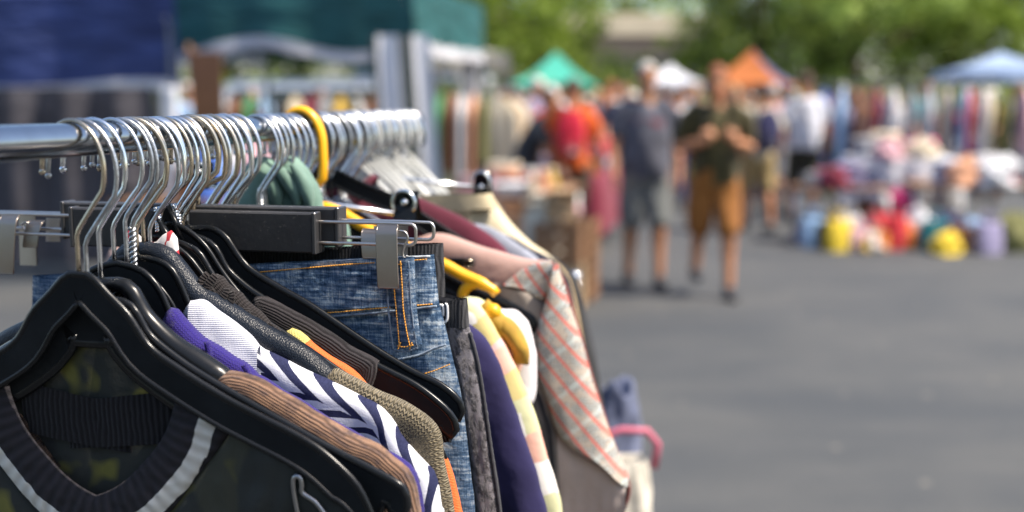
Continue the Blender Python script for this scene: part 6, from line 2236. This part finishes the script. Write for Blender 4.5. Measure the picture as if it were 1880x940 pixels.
def sling(root, j):
    m_ = MB(); m_.tube([(.14, .10, 1.46), (.08, .155, 1.36), (-.02, .160, 1.22), (-.13, .125, 1.06), (-.18, .0, .98), (-.10, -.14, 1.12), (.04, -.16, 1.30), (.13, -.08, 1.45)], .016, 7, ry=.006, closed=True)
    m_.build('bag_strap', cmat(PAL['black']), root, loc=(0, 0, 0))
    m_ = MB(); m_.box((-.20, .02, .93), (.07, .22, .20), 0, .02); m_.build('shoulder_bag', cmat(PAL['black']), root, loc=(0, 0, 0))


person('broad man in a white T-shirt and dark olive shorts with a black sling strap', at(1474, 13.6), math.pi - .1, 1.86, (.62, .62, .66), (.045, .042, .028), 'brown', SKIN2, True, dict(step=.12), .018, 1.2, extra=sling, group='people walking away')

# ---- crowd: prototypes, then individual copies
pw = person('woman in a lilac top standing by the right stall', at(1556, 14.6), .5, 1.68, PAL['lilac'], PAL['navy'], 'brown', SKIN2, False, dict(step=.03), .024, 1.0, female=True, group='people in the distance')
pm = person('man in a pale grey shirt and olive trousers left of the right stall', at(1530, 16.5), 2.6, 1.76, PAL['grey'], PAL['olive'], 'black', SKIN2, False, dict(step=.12), .024, 1.05, group='people in the distance')
ps = person('man in a navy shirt and tan shorts behind the man in grey', at(1143, 15.0), .1, 1.78, (.03, .035, .07), PAL['tan'], 'black', SKIN2, True, dict(step=.15), .024, 1.1, group='people in the distance')
ph = person('woman in a white top and a white sun hat behind the man in grey', at(1158, 17.5), .4, 1.66, PAL['white'], PAL['sky_blue'], 'blond', SKIN, False, dict(step=.0, armL=((.24, -.05, 1.15), (.10, -.22, 1.15))), .024, 1.0, female=True, hatc=(.72, .70, .64), group='people in the distance')
crowd = [
    (pm, 1092, 18.0, 2.9, 'orange', 'brown', 'man in an orange shirt and brown trousers near the second left stall table', 'blond'),
    (pw, 1110, 15.5, 3.0, 'pale_pink', 'maroon', 'woman in a pale pink top and maroon trousers by the left stalls', 'ginger'),
    (ps, 1126, 21.0, .3, 'white', 'grey', 'man in a white shirt and grey shorts beyond the left stalls', 'grey'),
    (ph, 1078, 20.0, 2.4, 'red', 'navy', 'woman with a sun hat, red top and navy trousers by the left stalls', 'brown'),
    (pm, 1236, 15.8, 3.3, 'white', 'navy', 'man in a white shirt and navy trousers seen between the two walking men', 'brown'),
    (pw, 1228, 19.0, .2, 'peach', 'white', 'woman in a peach top and white trousers between the two walking men', 'blond'),
    (ps, 1258, 22.0, 2.8, 'sky_blue', 'navy', 'man in a sky blue shirt and navy shorts beneath the white tent', 'black'),
    (pm, 1205, 24.0, .5, 'maroon', 'black', 'man in a maroon shirt and black trousers beyond the man in grey', 'white'),
    (pw, 1345, 15.0, .1, 'cream', 'olive', 'woman in a cream top and olive trousers right of the man in olive', 'blond'),
    (ps, 1352, 19.5, 3.0, 'white', 'black', 'man in a white shirt and black shorts below the orange tent', 'brown'),
    (ph, 1372, 23.0, .2, 'turquoise', 'cream', 'woman with a sun hat and turquoise top below the orange tent', 'black'),
    (pm, 1412, 17.5, .4, 'sky_blue', 'brown', 'man in a sky blue shirt and brown trousers right of the cream-shirted man', 'black'),
    (ps, 1436, 20.5, 2.7, 'red', 'navy', 'man in a red shirt and navy shorts between the two men walking away', 'ginger'),
    (pw, 1422, 26.0, .6, 'yellow', 'blue', 'woman in a yellow top and blue trousers far down the street', 'black'),
    (pm, 1505, 18.5, .2, 'brown', 'black', 'man in a brown shirt and black trousers behind the white-shirted man', 'brown'),
    (ps, 1540, 21.5, 3.1, 'white', 'olive', 'man in a white shirt and olive shorts at the right stalls', 'grey'),
    (pw, 1578, 18.0, .9, 'brown', 'lilac', 'woman in a brown top and lilac trousers behind the right stall', 'brown'),
    (pm, 1606, 20.0, 2.2, 'grey', 'navy', 'man in a grey shirt and navy trousers behind the blue garments', 'black'),
    (ps, 1690, 17.0, .5, 'teal', 'tan', 'man in a teal shirt and tan shorts beyond the right stall table', 'brown'),
    (pw, 1728, 15.8, 5.6, 'red', 'cream', 'woman in a red top and cream trousers at the right stall', 'black'),
    (pm, 1772, 18.5, .8, 'white', 'blue', 'man in a white shirt and blue trousers toward the right edge', 'grey'),
    (ph, 1812, 16.2, 5.9, 'mustard', 'brown', 'woman with a sun hat and mustard top toward the right edge', 'brown'),
    (ps, 1862, 18.0, .3, 'navy', 'grey', 'man in a navy shirt and grey shorts at the right edge', 'blond'),
    (pm, 985, 15.0, 1.2, 'lilac', 'black', 'man in a lilac shirt and black trousers behind the left stall', 'white'),
    (pw, 942, 16.0, .5, 'red', 'white', 'woman in a red top and white trousers behind the left stall', 'black'),
    (ps, 915, 19.0, .9, 'white', 'blue', 'man in a white shirt and blue shorts by the cream tent', 'brown'),
    (ph, 1000, 22.0, .1, 'sky_blue', 'tan', 'woman with a sun hat and sky blue top before the aqua tent', 'blond'),
    (pm, 1038, 26.0, .4, 'white', 'grey', 'man in a white shirt and grey trousers before the aqua tent', 'black'),
    (pw, 1070, 29.0, 2.8, 'orange', 'navy', 'woman in an orange top and navy trousers below the aqua tent', 'brown'),
    (ps, 965, 24.0, .2, 'pink', 'black', 'man in a pink shirt and black shorts below the aqua tent', 'grey'),
    (pm, 1180, 30.0, .2, 'yellow', 'brown', 'man in a yellow shirt and brown trousers before the dark shrubs', 'black'),
    (pw, 1290, 27.0, .2, 'pink', 'grey', 'woman in a pink top and grey trousers beneath the white tent', 'brown'),
    (ps, 1325, 30.0, .2, 'green', 'cream', 'man in a green shirt and cream shorts below the orange tent', 'white'),
    (pm, 1470, 25.0, .2, 'peach', 'navy', 'man in a peach shirt and navy trousers far beyond the white-shirted man', 'brown'),
    (pw, 1640, 24.0, .2, 'white', 'red', 'woman in a white top and red trousers beyond the right rack', 'blond'),
    (pm, 468, 16.5, .3, 'maroon', 'black', 'man in a maroon shirt under the teal canopy', 'grey'),
    (pw, 590, 18.5, .8, 'brown', 'grey', 'woman in a brown top beneath the teal canopy', 'black'),
    (ps, 350, 17.0, .5, 'sky_blue', 'grey', 'man in a sky blue shirt by the wooden easel', 'white'),
    (pm, 1120, 17.0, 2.8, 'white', 'brown', 'man in a white shirt and brown trousers left of the man in grey', 'ginger'),
    (pw, 1100, 20.0, .4, 'cream', 'red', 'woman in a cream top and red trousers by the left stalls', 'brown'),
    (ps, 1215, 17.0, 3.0, 'red', 'cream', 'man in a red shirt and cream shorts between the two walking men', 'black'),
    (pm, 1248, 19.5, .2, 'peach', 'olive', 'man in a peach shirt and olive trousers just left of the man in olive', 'brown'),
    (pw, 1185, 21.0, .3, 'white', 'black', 'woman in a white top and black trousers behind the head of the man in grey', 'white'),
    (pw, 1335, 18.0, .4, 'orange', 'grey', 'woman in an orange top and grey trousers at the shoulder of the man in olive', 'brown'),
    (pm, 1365, 17.0, .2, 'tan', 'navy', 'man in a tan shirt and navy trousers left of the navy backpack', 'black'),
    (ps, 1415, 15.0, 2.8, 'pale_pink', 'grey', 'man in a pale pink shirt and grey shorts right of the navy backpack', 'grey'),
    (pm, 1020, 18.0, 2.2, 'white', 'maroon', 'man in a white shirt and maroon trousers behind the red-topped person', 'black'),
    (pw, 975, 18.0, .7, 'orange', 'white', 'woman in an orange top and white trousers behind the left stall', 'brown'),
    (ps, 1100, 24.0, .2, 'white', 'navy', 'man in a white shirt and navy shorts far along the left stalls', 'brown'),
    (pw, 1165, 22.0, .4, 'orange', 'cream', 'woman in an orange top and cream trousers far behind the man in grey', 'black'),
    (pm, 1248, 27.0, 3.0, 'pale_pink', 'grey', 'man in a pale pink shirt and grey trousers beneath the white tent', 'grey'),
    (ps, 1272, 18.0, .1, 'cream', 'brown', 'man in a cream shirt and brown shorts just behind the man in olive', 'blond'),
    (pw, 1390, 19.0, .3, 'white', 'tan', 'woman in a white top and tan trousers beyond the navy backpack', 'ginger'),
    (pm, 1440, 16.0, 2.9, 'white', 'grey', 'man in a white shirt and grey trousers left of the broad man in white', 'black'),
    (ph, 1450, 24.0, .2, 'lilac', 'white', 'woman with a sun hat and lilac top far down the street', 'white'),
    (ps, 1060, 23.0, .3, 'mustard', 'navy', 'man in a mustard shirt and navy shorts below the aqua tent', 'black'),
    (pw, 1520, 24.0, .5, 'sky_blue', 'white', 'woman in a sky blue top far behind the right stall', 'brown'),
    (pm, 1565, 25.0, .2, 'red', 'black', 'man in a red shirt and black trousers far behind the right stall', 'grey'),
]
cr_ = random.Random(4)
for src, px, d, rz, a, b, lb, hr in crowd:
    s0 = src.scale[0] * cr_.uniform(.95, 1.05)
    copy_thing(src, at(px, d), rz, lb, s0, {'shirt': cmat(PAL[a]), 'trousers': cmat(PAL[b]), 'shorts': cmat(PAL[b]), 'hair': HAIRS[hr], 'body': SKIN if hr in ('blond', 'white', 'grey') else SKIN2})

# ================================================================ things at the far end of the rack
tabn = at(1140, 1.66)
table('small folding table just beyond the far end of the rack', tabn, .34, .30, .72, None, name='folding_table')
DENB = m_cloth('grey_blue_denim', (.12, .14, .22), .45, 30, .85, 600)
def on_tab(px, d, z=.72):
    return at(px, d, 0) + Vector((0, 0, z))
DENB = m_cloth('grey_blue_denim', (.15, .17, .26), .35, 18, .85, 600)
def soft(label, loc, w_, d_, h, sd, mat, rz=0.0):
    root = thing('soft_bag', loc, label, 'bag', 'bags at the foot of the rack', rz=rz)
    rows = []
    for k in np.linspace(0, 1, 22):
        r_ = []
        for j in range(40):
            b = 2 * math.pi * j / 40
            q = (1.0 + .10 * math.sin(k * 5 + sd) - .22 * k ** 3) * (1 + .16 * nz(math.cos(b) * 2.2 + sd, math.sin(b) * 2.2, k * 3.5) * 2)
            z = h * k * (1 + .10 * nz(math.cos(b) * 1.6, math.sin(b) * 1.6 + sd, 2))
            r_.append((math.cos(b) * w_ / 2 * q + .012 * k * math.sin(sd), math.sin(b) * d_ / 2 * q, z))
        rows.append(r_)
    top = rows[-1]
    rows += [[(x_ * s_, y_ * s_, z_ - dz) for x_, y_, z_ in top] for s_, dz in ((.93, -.004), (.82, .006), (.4, .025), (.05, .03))]
    m_ = MB(); m_.grid(rows, closed=True); m_.add(rows[0], [tuple(range(40))[::-1]])
    m_.build('bag_body', mat, root, loc=(0, 0, 0))
    return root


b1 = soft('rumpled faded grey-blue denim bag standing on the folding table', on_tab(1122, 1.74), .105, .09, .29, 1.0, DENB)
b2 = soft('small cream and white rumpled bag with a thick pink rope handle', on_tab(1160, 1.63), .085, .07, .20, 4.0, m_cloth('cream_canvas', (.58, .54, .46), .3, 40, .8, 400))
m_ = MB(); m_.tube([(-.060, 0, .20), (-.052, 0, .235), (-.01, 0, .25), (.030, 0, .248), (.046, 0, .228), (.042, 0, .19)], .0062, 10)
m_.build('handle', m_plain('pink_rope', (.50, .12, .18), .6), b2, loc=(0, 0, 0))
b3 = thing('umbrella', on_tab(1098, 1.76), 'folded black umbrella with a chrome tip leaning beside the denim bag', 'umbrella')
m_ = MB(); m_.tube([(0, 0, 0), (-.01, .01, .15), (-.022, .02, .33), (-.028, .025, .41)], [.010, .030, .024, .010], 10); m_.build('canopy_cloth', cmat(PAL['black']), b3, loc=(0, 0, 0))
m_ = MB(); m_.tube([(-.028, .025, .40), (-.033, .03, .46)], .005, 8); m_.ball((-.033, .03, .465), .009, 10, 8); m_.build('handle', CHROME, b3, loc=(0, 0, 0))
b4 = thing('cream_jacket', RK(.50, 0, 1.3), 'cream and tan jacket with dark lining, last garment on the rack', 'jacket', rz=YAW)
panel(Q([(900, 470), (900, 700), (900, 1100)], .50), Q([(1010, 472), (1040, 500), (1056, 545), (1070, 620), (1082, 700), (1095, 850), (1100, 1100)], .505), 50, 30, .014, .012, .006, (26, 6), 7.0, edge_pow=.2).build('jacket_body', m_cloth('tan_suede', (.40, .29, .15), .3, 14, .8, 500), b4)
b5 = thing('black_coat', RK(.53, 0, 1.3), 'black coat hanging behind the cream and tan jacket', 'coat', rz=YAW)
panel(Q([(900, 460), (900, 700), (900, 1100)], .53), Q([(1000, 462), (1035, 485), (1062, 520), (1078, 600), (1100, 690), (1120, 850), (1130, 1100)], .535), 50, 30, .012, .010, .006, (26, 6), 7.0, edge_pow=.2).build('coat_body', cmat(PAL['black']), b5)
